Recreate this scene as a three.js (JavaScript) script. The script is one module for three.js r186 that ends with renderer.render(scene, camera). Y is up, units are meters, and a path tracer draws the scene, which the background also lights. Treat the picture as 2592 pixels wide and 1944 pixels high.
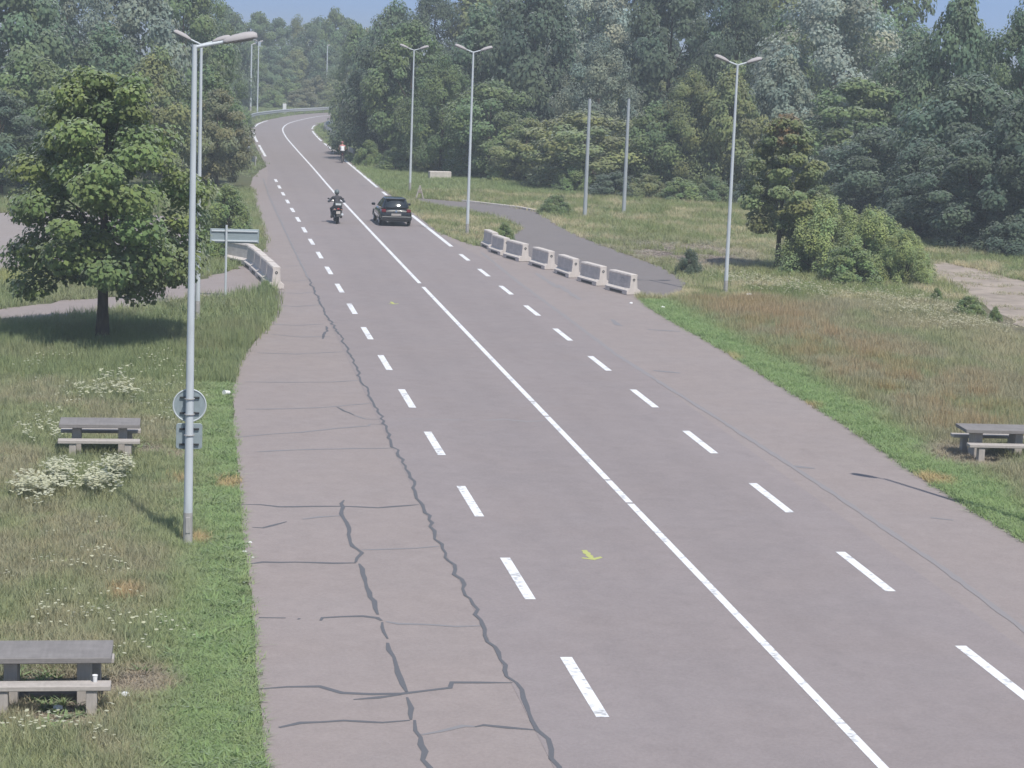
import * as THREE from 'three';
import { RoundedBoxGeometry } from 'three/addons/geometries/RoundedBoxGeometry.js';
import { mergeGeometries } from 'three/addons/utils/BufferGeometryUtils.js';
import { MarchingCubes } from 'three/addons/objects/MarchingCubes.js';

// ------------------------------------------------------------------ camera, sky, sun, exposure
const R = Math.PI / 180, W = 1024, H = 768;
const scene = new THREE.Scene();
const camera = new THREE.PerspectiveCamera(20.59, W / H, 0.5, 4000);
camera.position.set(0, 9.275, 0);
camera.rotation.set(-8.8815 * R, -8.9294 * R, 2.17746 * R, 'YXZ');
scene.add(camera);
const renderer = new THREE.WebGLRenderer({ antialias: true });
renderer.setSize(W, H);
renderer.toneMapping = THREE.LinearToneMapping;
renderer.toneMappingExposure = 1.0;
renderer.shadowMap.enabled = true;
const SUN = new THREE.Vector3(0.175, 0.847, 0.502).normalize();
const sun = new THREE.DirectionalLight(new THREE.Color(1, 0.955, 0.88), 4.3);
sun.position.set(10 + SUN.x * 300, SUN.y * 300, -120 + SUN.z * 300);
sun.target.position.set(10, 0, -120);
sun.castShadow = true;
Object.assign(sun.shadow.camera, { left: -140, right: 140, top: 200, bottom: -200, near: 1, far: 800 });
sun.shadow.mapSize.set(4096, 4096);
scene.add(sun, sun.target);
{ // clear summer sky, paler towards the horizon and round the sun
  const w = 512, h = 256, d = new Float32Array(w * h * 4);
  for (let j = 0; j < h; j++) for (let i = 0; i < w; i++) {
    const el = ((j + 0.5) / h - 0.5) * Math.PI, az = ((i + 0.5) / w - 0.5) * 2 * Math.PI;
    const y = Math.sin(el), c = Math.cos(el), dot = Math.cos(az) * c * SUN.x + y * SUN.y + Math.sin(az) * c * SUN.z;
    const t = Math.pow(1 - Math.max(0, y), 4.0), glow = 0.35 * Math.pow(Math.max(0, dot), 24) + 0.12 * Math.pow(Math.max(0, dot), 4);
    const o = (j * w + i) * 4;
    d[o] = 0.20 + 0.10 * t + glow; d[o + 1] = 0.285 + 0.185 * t + glow; d[o + 2] = 0.46 + 0.34 * t + glow * 0.95; d[o + 3] = 1;
  }
  const sky = new THREE.DataTexture(d, w, h, THREE.RGBAFormat, THREE.FloatType);
  sky.mapping = THREE.EquirectangularReflectionMapping; sky.magFilter = THREE.LinearFilter; sky.needsUpdate = true;
  scene.background = sky; scene.environment = sky;
}
scene.fog = new THREE.FogExp2(new THREE.Color(0.86, 0.94, 1.0), 0.0011);

// ------------------------------------------------------------------ helpers
const V = (x, y, z) => new THREE.Vector3(x, y, z);
function rng(s) { return () => { s |= 0; s = (s + 0x6d2b79f5) | 0; let t = Math.imul(s ^ (s >>> 15), 1 | s); t = (t + Math.imul(t ^ (t >>> 7), 61 | t)) ^ t; return ((t ^ (t >>> 14)) >>> 0) / 4294967296; }; }
const hash = (x, y) => { let h = Math.imul(x | 0, 374761393) + Math.imul(y | 0, 668265263); h = Math.imul(h ^ (h >>> 13), 1274126177); return ((h ^ (h >>> 16)) >>> 0) / 4294967296; };
function vn(x, y, per = 0) {
  let ix = Math.floor(x), iy = Math.floor(y); const fx = x - ix, fy = y - iy, u = fx * fx * (3 - 2 * fx), v = fy * fy * (3 - 2 * fy);
  let jx = ix + 1, jy = iy + 1;
  if (per) { ix = ((ix % per) + per) % per; iy = ((iy % per) + per) % per; jx = ((jx % per) + per) % per; jy = ((jy % per) + per) % per; }
  const a = hash(ix, iy), b = hash(jx, iy), c = hash(ix, jy), d = hash(jx, jy);
  return a + (b - a) * u + (c - a) * v + (a - b - c + d) * u * v;
}
function fbm(x, y, o = 4, per = 0) { let s = 0, a = 0.5, n = 0; for (let i = 0; i < o; i++) { s += a * vn(x + i * 17 * (per ? 0 : 1), y, per); n += a; a *= 0.5; x *= 2; y *= 2; per *= 2; } return s / n; }
const mix = (a, b, t) => a + (b - a) * t, clamp01 = (x) => Math.min(1, Math.max(0, x)), sm = (a, b, x) => { const t = clamp01((x - a) / (b - a)); return t * t * (3 - 2 * t); };
const mix3 = (a, b, t) => [mix(a[0], b[0], t), mix(a[1], b[1], t), mix(a[2], b[2], t)];
const used = {};
function numbered(n) { const k = used[n] = (used[n] ?? -1) + 1; return k ? n + '_' + String(k).padStart(3, '0') : n; }
function tag(o, label, category, group, kind) { Object.assign(o.userData, { label, category }); if (group) o.userData.group = group; if (kind) o.userData.kind = kind; return o; }
function shadow(o) { o.castShadow = o.receiveShadow = true; return o; }
function part(name, geo, mat, parent) { const m = shadow(new THREE.Mesh(Array.isArray(geo) ? merge(geo) : geo, mat)); m.name = name; parent.add(m); return m; }
function thing(name, x = 0, y = 0, z = 0, turn = 0) { const g = new THREE.Group(); g.name = numbered(name); g.position.set(x, y, z); g.rotation.y = turn; scene.add(g); return g; }
function struct(name, geo, mat) { const m = part(numbered(name), geo, mat, scene); m.userData.kind = 'structure'; return m; }
function merge(list) {
  const keep = list.some((g) => g.attributes.color);
  return mergeGeometries(list.map((g) => { g = g.index ? g.toNonIndexed() : g; for (const k of Object.keys(g.attributes)) if (!['position', 'normal', 'uv', keep ? 'color' : ''].includes(k)) g.deleteAttribute(k); if (!g.attributes.uv) g.setAttribute('uv', new THREE.BufferAttribute(new Float32Array(g.attributes.position.count * 2), 2)); return g; }));
}
const at = (g, x, y, z, rx = 0, ry = 0, rz = 0) => g.applyMatrix4(new THREE.Matrix4().compose(V(x, y, z), new THREE.Quaternion().setFromEuler(new THREE.Euler(rx, ry, rz)), V(1, 1, 1)));
const box = (w, h, d, r = 0.01, s = 2) => new RoundedBoxGeometry(w, h, d, s, Math.min(r, w / 2.01, h / 2.01, d / 2.01));
function bar(a, b, r0, r1 = r0, seg = 8) { const d = b.clone().sub(a), g = new THREE.CylinderGeometry(r1, r0, d.length(), seg); g.applyQuaternion(new THREE.Quaternion().setFromUnitVectors(V(0, 1, 0), d.clone().normalize())); return g.translate((a.x + b.x) / 2, (a.y + b.y) / 2, (a.z + b.z) / 2); }
const tube = (pts, r, seg = 12, rs = 6) => new THREE.TubeGeometry(new THREE.CatmullRomCurve3(pts), seg, r, rs, false);
function loft(rings, cap = true) { // rings: arrays of Vector3, equal length, closed
  const n = rings[0].length, p = [], ix = [];
  for (const r of rings) for (const v of r) p.push(v.x, v.y, v.z);
  for (let i = 0; i + 1 < rings.length; i++) for (let j = 0; j < n; j++) { const a = i * n + j, b = i * n + (j + 1) % n; ix.push(a, b, a + n, b, b + n, a + n); }
  if (cap) for (const [k, flip] of [[0, true], [rings.length - 1, false]]) { const c = rings[k].reduce((s, v) => s.add(v), V(0, 0, 0)).multiplyScalar(1 / n), ci = p.length / 3; p.push(c.x, c.y, c.z); for (let j = 0; j < n; j++) { const a = k * n + j, b = k * n + (j + 1) % n; flip ? ix.push(ci, b, a) : ix.push(ci, a, b); } }
  const g = new THREE.BufferGeometry(); g.setAttribute('position', new THREE.Float32BufferAttribute(p, 3)); g.setIndex(ix); g.computeVertexNormals(); return g;
}
function texture(n, f, srgb = true, rep = 1) {
  const d = new Uint8Array(n * n * 4);
  for (let j = 0; j < n; j++) for (let i = 0; i < n; i++) { const c = f(i / n, j / n, i, j), o = (j * n + i) * 4, e = (x) => Math.pow(clamp01(x), srgb ? 1 / 2.2 : 1) * 255; d[o] = e(c[0]); d[o + 1] = e(c[1]); d[o + 2] = e(c[2]); d[o + 3] = 255; }
  const t = new THREE.DataTexture(d, n, n); t.wrapS = t.wrapT = THREE.RepeatWrapping; t.magFilter = THREE.LinearFilter; t.minFilter = THREE.LinearMipmapLinearFilter; t.generateMipmaps = true; if (srgb) t.colorSpace = THREE.SRGBColorSpace; t.repeat.set(rep, rep); t.needsUpdate = true; return t;
}
const lin = (r, g, b) => new THREE.Color().setRGB(r, g, b);
const std = (c, rough = 0.8, o = {}) => new THREE.MeshStandardMaterial({ color: lin(...c), roughness: rough, ...o });

// ------------------------------------------------------------------ textures and materials
// asphalt: fine aggregate, blotches of wear, faint oil spots; 32 m per repeat
const asphaltTex = texture(1024, (u, v, i, j) => {
  const g = hash(i, j), m = fbm(u * 12, v * 12, 4, 12), b = fbm(u * 96, v * 96, 2, 96), s = vn(u * 256, v * 256, 256);
  let k = 0.86 + 0.045 * (m - 0.5) + 0.08 * (b - 0.5) + 0.10 * (g - 0.5) + 0.03 * (s - 0.5);
  const spot = vn(u * 60, v * 60, 60); if (spot > 0.9) k -= (spot - 0.9) * 0.5;
  const h = fbm(u * 24 + 5, v * 24, 2, 24) - 0.5;
  return [k + 0.015 * h, k, k - 0.015 * h];
}, true, 1 / 32);
const asphaltBump = texture(512, (u, v, i, j) => { const h = hash(i, j) * 0.6 + vn(u * 128, v * 128, 128) * 0.4; return [h, h, h]; }, false, 1 / 2);
const concreteTex = texture(512, (u, v, i, j) => { const m = fbm(u * 6, v * 6, 4, 6), st = fbm(u * 40, v * 3, 3, 40), k = 0.82 + 0.22 * (m - 0.5) + 0.2 * (st - 0.5) + 0.1 * (hash(i, j) - 0.5); return [k, k * 0.985, k * 0.96]; });
const soilTex = texture(1024, (u, v, i, j) => { const m = fbm(u * 16, v * 16, 5, 16), k = 0.75 + 0.5 * (m - 0.5) + 0.22 * (hash(i, j) - 0.5); return [k, k, k * 0.97]; }, true, 1 / 9);
const barkTex = texture(256, (u, v) => { const m = fbm(u * 24, v * 5, 4, 24), k = 0.55 + 0.7 * (m - 0.4); return [k, k * 0.95, k * 0.88]; });
const steelTex = texture(256, (u, v, i, j) => { const m = fbm(u * 8, v * 20, 4, 8), k = 0.86 + 0.2 * (m - 0.5) + 0.05 * (hash(i, j) - 0.5); return [k, k, k]; });

const asphalt = (c) => new THREE.MeshStandardMaterial({ color: lin(...c), map: asphaltTex, bumpMap: asphaltBump, bumpScale: 0.006, roughness: 0.93 });
const M = {
  road: Object.assign(asphalt([0.328, 0.284, 0.282]), { vertexColors: true }),
  shoulder: asphalt([0.352, 0.300, 0.288]),
  side: asphalt([0.24, 0.214, 0.212]),
  parking: asphalt([0.36, 0.315, 0.30]),
  gravel: new THREE.MeshStandardMaterial({ color: lin(0.46, 0.385, 0.335), map: soilTex, roughness: 1 }),
  tar: std([0.125, 0.127, 0.14], 0.75), tarThin: std([0.24, 0.23, 0.24], 0.85), tyre: std([0.27, 0.25, 0.255], 0.9),
  paint: new THREE.MeshStandardMaterial({ color: lin(0.86, 0.86, 0.88), map: texture(512, (u, v, i, j) => { const w = fbm(u * 40, v * 40, 3, 40), k = 0.97 - 0.07 * hash(i, j) - (w > 0.6 ? (w - 0.6) * 1.6 : 0); return [k, k, k]; }, true, 1 / 4), roughness: 0.7 }),
  yellow: std([0.46, 0.48, 0.17], 0.85),
  ground: new THREE.MeshStandardMaterial({ vertexColors: true, map: soilTex, roughness: 1 }),
  grass: new THREE.MeshPhysicalMaterial({ color: lin(1.0, 1.0, 1.0), roughness: 0.95, transmission: 0.42, thickness: 0, side: THREE.DoubleSide }),
  steel: new THREE.MeshStandardMaterial({ color: lin(0.68, 0.73, 0.77), map: steelTex, roughness: 0.6, metalness: 0.05 }),
  steelOld: new THREE.MeshStandardMaterial({ color: lin(0.47, 0.51, 0.545), map: steelTex, roughness: 0.65 }),
  steelDirty: new THREE.MeshStandardMaterial({ color: lin(0.52, 0.51, 0.51), map: concreteTex, roughness: 0.75, metalness: 0.1 }),
  head: new THREE.MeshStandardMaterial({ color: lin(0.42, 0.395, 0.40), roughness: 0.7 }),
  glass: std([0.35, 0.36, 0.36], 0.25),
  signBack: new THREE.MeshStandardMaterial({ color: lin(0.38, 0.45, 0.48), map: steelTex, roughness: 0.55, metalness: 0.2 }),
  rail: new THREE.MeshStandardMaterial({ color: lin(0.62, 0.65, 0.67), map: steelTex, roughness: 0.5, metalness: 0.1 }),
  dark: std([0.03, 0.033, 0.036], 0.6), rubber: std([0.02, 0.02, 0.022], 0.85),
  concrete: new THREE.MeshStandardMaterial({ color: lin(0.74, 0.685, 0.655), map: concreteTex, roughness: 0.92 }),
  wallface: new THREE.MeshStandardMaterial({ color: lin(0.185, 0.19, 0.21), map: concreteTex, roughness: 0.92 }),
  tabletop: new THREE.MeshStandardMaterial({ color: lin(0.285, 0.27, 0.272), map: concreteTex, roughness: 0.9 }),
  leg: new THREE.MeshStandardMaterial({ color: lin(0.54, 0.50, 0.475), map: concreteTex, roughness: 0.92 }),
  stone: new THREE.MeshStandardMaterial({ color: lin(0.36, 0.31, 0.285), map: concreteTex, roughness: 0.95 }),
  bark: new THREE.MeshStandardMaterial({ color: lin(0.14, 0.115, 0.09), map: barkTex, roughness: 0.95 }),
  barkPale: new THREE.MeshStandardMaterial({ color: lin(0.32, 0.29, 0.25), map: barkTex, roughness: 0.95 }),
  white: std([0.8, 0.8, 0.8], 0.7), paper: std([0.72, 0.75, 0.8], 0.8),
  red: std([0.45, 0.05, 0.05], 0.4),
};
const leafMat = (c) => new THREE.MeshPhysicalMaterial({ color: lin(...c.map((x) => x * 2.0)), vertexColors: true, roughness: 0.95, transmission: 0.42, thickness: 0, side: THREE.DoubleSide });

// ------------------------------------------------------------------ pavements
const shoulderLeft = [[1.12, -8], [1.12, -26.5], [1.16, -32], [1.17, -39], [1.2, -47], [1.22, -51.5], [1.27, -56], [1.56, -61.3], [2.0, -65.2], [2.56, -69], [3.1, -73], [3.32, -76], [3.33, -80.5], [2.9, -83.5], [2.6, -88.4], [2.3, -91], [3.3, -94], [3.75, -100], [3.9, -115], [4.1, -130], [4.15, -141], [4.6, -150], [5.3, -158], [6.1, -164], [6.6, -160], [5.6, -148], [5.3, -133], [5.2, -100], [5.2, -8]];
const shoulderRight = [[13.2, -8], [13.2, -60], [13.2, -96], [12.6, -106], [12.6, -114], [13.0, -108], [13.45, -103.5], [13.9, -101.5], [14.5, -100.3], [14.6, -97], [15.1, -94.5], [15.9, -91], [16.5, -87.5], [17.2, -84.5], [17.8, -82.6], [17.55, -81], [17.3, -76.8], [17.29, -71.5], [17.33, -66.4], [17.2, -60], [17.1, -52], [16.8, -46], [16.7, -42], [16.74, -36], [16.74, -8]];
const sideRight = [...[[17.35, -81.18], [18.64, -80.47], [19.88, -82.55], [21.00, -87.48], [21.22, -92.81], [20.92, -98.00], [20.48, -103.25], [20.24, -109.66], [20.38, -117.01], [20.71, -124.73], [19.27, -128.21], [17.33, -130.95], [15.23, -132.94], [14.47, -133.46], [14.12, -129.41], [15.99, -124.91], [17.38, -120.90], [17.86, -116.87], [17.84, -112.08], [16.63, -107.86], [14.98, -100.68], [14.18, -98.20]], [14.6, -96.5], [15.8, -90.6], [16.8, -84.6]];
const sideLeft = [[3.2, -80.6], [1.6, -78.6], ...[[0.34, -78.15], [-1.13, -75.67], [-2.67, -73.46], [-4.53, -70.96], [-5.97, -70.29]], [-12, -71.5], [-12, -75.5], ...[[-6.24, -73.43], [-5.39, -74.59], [-4.22, -76.13], [-2.66, -77.79], [-1.04, -80.74], [0.35, -83.54], [1.29, -86.10], [2.08, -88.41]], [2.7, -90.6], [3.0, -88]];
const parking = [...[[-7.23, -85.07], [-5.75, -87.13], [-3.80, -88.64], [-1.40, -92.25], [0.61, -98.72], [0.83, -107.74], [-0.30, -113.69], [-1.77, -115.06], [-4.98, -115.89], [-7.73, -116.88], [-9.66, -113.73]], [-30, -115], [-30, -88]];
const track = [...[[37.33, -90.22], [37.02, -94.07], [36.53, -98.63], [35.38, -97.07], [34.08, -93.07], [31.98, -82.05], [30.68, -73.84]], [39, -73], [46, -80]];
const paved = [shoulderLeft, shoulderRight, sideRight, sideLeft, parking, track];
function inside(pts, x, z) { let c = false; for (let i = 0, j = pts.length - 1; i < pts.length; j = i++) { const [a, b] = pts[i], [p, q] = pts[j]; if ((b > z) !== (q > z) && x < ((p - a) * (z - b)) / (q - b) + a) c = !c; } return c; }
function edgeDist(pts, x, z) { let m = 1e9; for (let i = 0, j = pts.length - 1; i < pts.length; j = i++) { const [a, b] = pts[j], [p, q] = pts[i], dx = p - a, dz = q - b, t = clamp01(((x - a) * dx + (z - b) * dz) / (dx * dx + dz * dz || 1)); m = Math.min(m, Math.hypot(x - a - dx * t, z - b - dz * t)); } return m; }

// centre line of the road: straight, then a bend to the right
const centre = new THREE.CatmullRomCurve3([[9.35, 0], [9.33, -40], [9.32, -83], [9.4, -135], [9.6, -165], [9.75, -195], [9.98, -220], [10.6, -240], [12.0, -256], [14.6, -272], [18.4, -289], [22.5, -300], [30, -313], [42, -325], [60, -336]].map(([x, z]) => V(x, 0, z)), false, 'centripetal');
const stations = centre.getSpacedPoints(420).map((p, i, a) => { const t = (a[i + 1] ?? p).clone().sub(a[i - 1] ?? p).normalize(); return { x: p.x, z: p.z, nx: -t.z, nz: t.x }; });
// half widths of the main carriageway, left and right of the centre line
const leftHalf = (z) => (z > -130 ? 4.45 : z > -163 ? mix(4.42, 3.55, sm(-130, -163, z)) : 3.55), rightHalf = (z) => (z > -90 ? 4.25 : z > -108 ? mix(4.25, 3.5, sm(-90, -108, z)) : 3.55);
const roadL = [], roadR = [];
for (const s of stations) { roadL.push([s.x - s.nx * leftHalf(s.z), s.z - s.nz * leftHalf(s.z)]); roadR.push([s.x + s.nx * rightHalf(s.z), s.z + s.nz * rightHalf(s.z)]); }
const roadOutline = [...roadL.filter((_, i) => i % 4 === 0), ...roadR.filter((_, i) => i % 4 === 0).reverse()];
paved.push(roadOutline);
function ribbon(o0, o1, z0, z1, y, cols = 1, shade) { // strip between two offsets from the centre line
  const p = [], n = [], uv = [], c = [], ix = []; let rows = 0, list = [];
  const interp = (z) => { for (let i = 0; i + 1 < stations.length; i++) { const a = stations[i], b = stations[i + 1]; if (a.z >= z && b.z <= z) { const t = (a.z - z) / (a.z - b.z || 1); return { x: mix(a.x, b.x, t), z, nx: mix(a.nx, b.nx, t), nz: mix(a.nz, b.nz, t) }; } } return stations[0]; };
  list.push(interp(z0)); for (const s of stations) if (s.z < z0 - 0.05 && s.z > z1 + 0.05) list.push(s); list.push(interp(z1));
  for (const s of list) { const a = typeof o0 === 'function' ? o0(s.z) : o0, b = typeof o1 === 'function' ? o1(s.z) : o1; for (let k = 0; k <= cols; k++) { const o = mix(a, b, k / cols), x = s.x + s.nx * o, z = s.z + s.nz * o; p.push(x, y, z); n.push(0, 1, 0); uv.push(x, z); if (shade) c.push(...shade(o, x, z)); } rows++; }
  for (let i = 0; i + 1 < rows; i++) for (let k = 0; k < cols; k++) { const q = i * (cols + 1) + k; ix.push(q, q + 1, q + cols + 1, q + 1, q + cols + 2, q + cols + 1); }
  const g = new THREE.BufferGeometry(); g.setAttribute('position', new THREE.Float32BufferAttribute(p, 3)); g.setAttribute('normal', new THREE.Float32BufferAttribute(n, 3)); g.setAttribute('uv', new THREE.Float32BufferAttribute(uv, 2)); if (shade) g.setAttribute('color', new THREE.Float32BufferAttribute(c, 3)); g.setIndex(ix); return g;
}
function sheet(pts, y) { const g = new THREE.ShapeGeometry(new THREE.Shape(pts.map(([x, z]) => new THREE.Vector2(x, z)))); const p = g.attributes.position; for (let i = 0; i < p.count; i++) { const x = p.getX(i), z = p.getY(i); p.setXYZ(i, x, y, z); g.attributes.uv.setXY(i, x, z); g.attributes.normal.setXYZ(i, 0, 1, 0); } const ix = g.index.array; for (let i = 0; i < ix.length; i += 3) { const t = ix[i]; ix[i] = ix[i + 1]; ix[i + 1] = t; } return g; }
function roughEdge(pts, amp, step = 0.5, seed = 3) { const o = []; for (let i = 0; i < pts.length; i++) { const [a, b] = pts[i], [p, q] = pts[(i + 1) % pts.length], L = Math.hypot(p - a, q - b), n = Math.max(1, Math.min(60, Math.round(L / step))); for (let k = 0; k < n; k++) { const t = k / n, x = mix(a, p, t), z = mix(b, q, t), w = (fbm(x * 1.3 + seed, z * 1.3, 3) - 0.5) * 2 * amp; o.push([x + ((q - b) / (L || 1)) * w, z - ((p - a) / (L || 1)) * w]); } } return o; }

const road = struct('road', ribbon((z) => -leftHalf(z), rightHalf, -8, -330, 0.004, 26, (o, x, z) => {
  const lane = o < 0 ? (o + 1.75) : (o - 1.65), tracks = Math.exp(-(((Math.abs(lane) - 0.78) / 0.3) ** 2)), k = 1 - 0.045 * tracks + 0.025 * Math.exp(-((lane / 0.35) ** 2)) * -1 + 0.06 * (fbm(x * 0.35, z * 0.06 + 9, 3) - 0.5) + 0.035 * (fbm(x * 1.2 + 4, z * 0.5, 3) - 0.5);
  return [k, k * 0.998, k];
}), M.road);
struct('left_shoulder', sheet(roughEdge(shoulderLeft, 0.07), 0), M.shoulder);
struct('right_shoulder', sheet(roughEdge(shoulderRight, 0.06), 0), M.shoulder);
struct('side_road', sheet(roughEdge(sideRight, 0.18, 0.6, 9), -0.004), M.side);
struct('side_road', sheet(roughEdge(sideLeft, 0.45, 0.5, 5), -0.004), M.shoulder);
struct('parking_area', sheet(roughEdge(parking, 0.3, 1, 7), -0.008), M.parking);
struct('gravel_track', sheet(roughEdge(track, 0.4, 0.8, 8), -0.004), M.gravel);
// markings
for (let n = -1; n < 19; n++) { const zc = -29.9 - 6.5 * n; part('lane_dash', ribbon(-3.48, -3.29, zc + 1.5, zc - 1.5, 0.008), M.paint, road); }
for (let n = -1; n < 11; n++) { const zc = -30.4 - 6.5 * n; part('lane_dash', ribbon(3.15, 3.34, zc + 1.5, zc - 1.5, 0.008), M.paint, road); }
for (const [a, b] of [[-14, -42.68], [-42.8, -45.1], [-45.2, -53.25], [-53.38, -55.6], [-55.7, -82.9], [-84.2, -322]]) part('centre_line', ribbon(-0.075, 0.075, a, b, 0.008), M.paint, road);
for (const [a, b] of [[-178.5, -198.5], [-204.5, -226], [-241, -262]]) part('edge_line', ribbon(-3.3, -3.08, a, b, 0.008), M.paint, road);
for (const [a, b] of [[-100.6, -119.5], [-125.5, -128.7], [-135.3, -138.5], [-142.7, -177], [-192.5, -199.5], [-200.6, -206], [-211, -235.5], [-240.5, -253]]) part('edge_line', ribbon(3.18, 3.38, a, b, 0.008), M.paint, road);
for (const [[x, z], s] of [[[7.58, -37.96], 1], [[7.58, -77.20], 0.95]]) { // sprayed survey arrows
  const sh = new THREE.Shape([[-0.05, -0.55], [0.06, -0.55], [0.05, -0.4], [0.08, -0.3], [0.04, -0.2], [0.07, -0.1], [0.04, 0.08], [0.2, -0.03], [0.22, 0.06], [0.02, 0.24], [-0.2, 0.1], [-0.16, 0.03], [-0.04, 0.09], [-0.07, -0.12], [-0.04, -0.2], [-0.08, -0.32], [-0.05, -0.4]].map(([a, b]) => new THREE.Vector2(a * s, b * s)));
  const g = new THREE.ShapeGeometry(sh); g.rotateX(Math.PI / 2); g.scale(1, 1, 1); g.rotateY(0.05); g.translate(x, 0.008, z); const ix = g.index.array; for (let i = 0; i < ix.length; i += 3) { const t = ix[i]; ix[i] = ix[i + 1]; ix[i + 1] = t; } g.computeVertexNormals();
  part('paint_arrow', g, M.yellow, road);
}
// sealed cracks
const left = scene.getObjectByName('left_shoulder'), right = scene.getObjectByName('right_shoulder');
function crack(pts, w, y, mat, parent, name = 'sealed_crack', wob = 0.05) {
  const q = [], r = rng(Math.round(pts[0][0] * 100 + pts[0][1] * 731)); 
  for (let i = 0; i + 1 < pts.length; i++) { const [a, b] = pts[i], [c, d] = pts[i + 1], L = Math.hypot(c - a, d - b), n = Math.max(1, Math.round(L / 0.35)); for (let k = 0; k < n; k++) q.push([mix(a, c, k / n) + (r() - 0.5) * wob, mix(b, d, k / n) + (r() - 0.5) * wob]); } q.push(pts.at(-1));
  const p = [], n = [], ix = [];
  q.forEach(([x, z], i) => { const [a, b] = q[Math.max(0, i - 1)], [c, d] = q[Math.min(q.length - 1, i + 1)], L = Math.hypot(c - a, d - b) || 1, h = w * (0.36 + 0.3 * r()) * (i === 0 || i === q.length - 1 ? 0.5 : 1), nx = (d - b) / L * h, nz = -(c - a) / L * h; p.push(x - nx, y, z - nz, x + nx, y, z + nz); n.push(0, 1, 0, 0, 1, 0); if (i) { const k = i * 2; ix.push(k - 2, k, k - 1, k - 1, k, k + 1); } });
  const g = new THREE.BufferGeometry(); g.setAttribute('position', new THREE.Float32BufferAttribute(p, 3)); g.setAttribute('normal', new THREE.Float32BufferAttribute(n, 3)); g.setIndex(ix); part(name, g, mat, parent);
}
crack([[4.97, -22], ...[[4.96, -26.30], [4.95, -27.87], [4.93, -30.09], [4.89, -31.68], [4.88, -33.29], [4.90, -35.23], [4.88, -37.03], [4.87, -38.27], [4.86, -39.40], [4.90, -40.80], [4.86, -42.75], [4.93, -44.88], [4.93, -45.89], [4.96, -48.05], [4.91, -48.91], [4.93, -50.10], [4.97, -52.01], [4.98, -53.70], [4.95, -55.13], [4.98, -57.03], [4.95, -59.06], [5.00, -61.68], [5.00, -66.07], [5.01, -68.22], [4.94, -71.09], [4.85, -72.92]], [4.9, -78], [4.9, -85]], 0.064, 0.0085, M.tar, left, 'sealed_crack', 0.12);
crack([[4.9, -85], [4.92, -101], [5.0, -120], [5.06, -133], [5.27, -149]], 0.07, 0.0085, M.tarThin, left);
for (const c of [[[3.28, -42.93], [3.18, -41.61], [3.18, -41.19], [3.24, -40.37], [3.16, -39.77], [3.18, -38.82], [3.29, -38.26], [3.14, -37.55]], [[3.22, -37.44], [3.21, -36.69], [3.21, -35.71], [3.22, -34.78], [3.23, -33.95]], [[3.26, -33.46], [3.23, -32.90], [3.26, -32.50]], [[3.24, -32.29], [3.23, -31.84], [3.23, -31.46], [3.26, -30.97], [3.28, -30.37], [3.28, -29.68]], [[3.23, -29.39], [3.24, -28.91], [3.21, -28.38]], [[3.27, -28.36], [3.23, -27.87], [3.23, -27.29], [3.22, -26.72], [3.26, -26.37], [3.27, -25.65]]]) crack(c, 0.075, 0.006, M.tar, left, 'sealed_crack', 0.07);
for (const c of [[[1.18, -37.44], [1.48, -37.54], [2.06, -37.58], [2.73, -37.48], [3.14, -37.51]], [[1.22, -42.44], [1.55, -42.45], [1.92, -42.23], [3.24, -42.35], [3.99, -42.19], [4.83, -42.52]], [[1.27, -33.77], [1.70, -33.76]], [[1.87, -33.68], [1.93, -33.73]], [[2.24, -33.61], [2.33, -33.75], [2.95, -33.86], [3.17, -33.77], [3.26, -33.57]], [[1.18, -29.90], [1.55, -29.95], [2.02, -29.96], [2.34, -29.66], [2.74, -29.58], [3.21, -29.57], [3.57, -29.74], [3.92, -29.84], [3.97, -30.12], [4.44, -30.10], [4.91, -30.09]], [[2.46, -29.32], [2.86, -29.44], [3.19, -29.55]], [[1.34, -28.08], [1.67, -28.29], [2.25, -28.40], [2.82, -28.29], [3.19, -28.36]], [[4.09, -28.01], [4.20, -28.12], [4.54, -27.99], [4.92, -27.87]], [[3.97, -54.34], [4.11, -53.78], [4.21, -53.51], [4.31, -53.17]], [[4.70, -70.46], [4.65, -69.30], [4.51, -68.71], [4.38, -67.37]], [[1.35, -40.38], [1.57, -40.31], [1.76, -40.55], [2.04, -40.88]]]) crack(c, 0.085, 0.004, M.tar, left, 'sealed_crack', 0.06);
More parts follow.
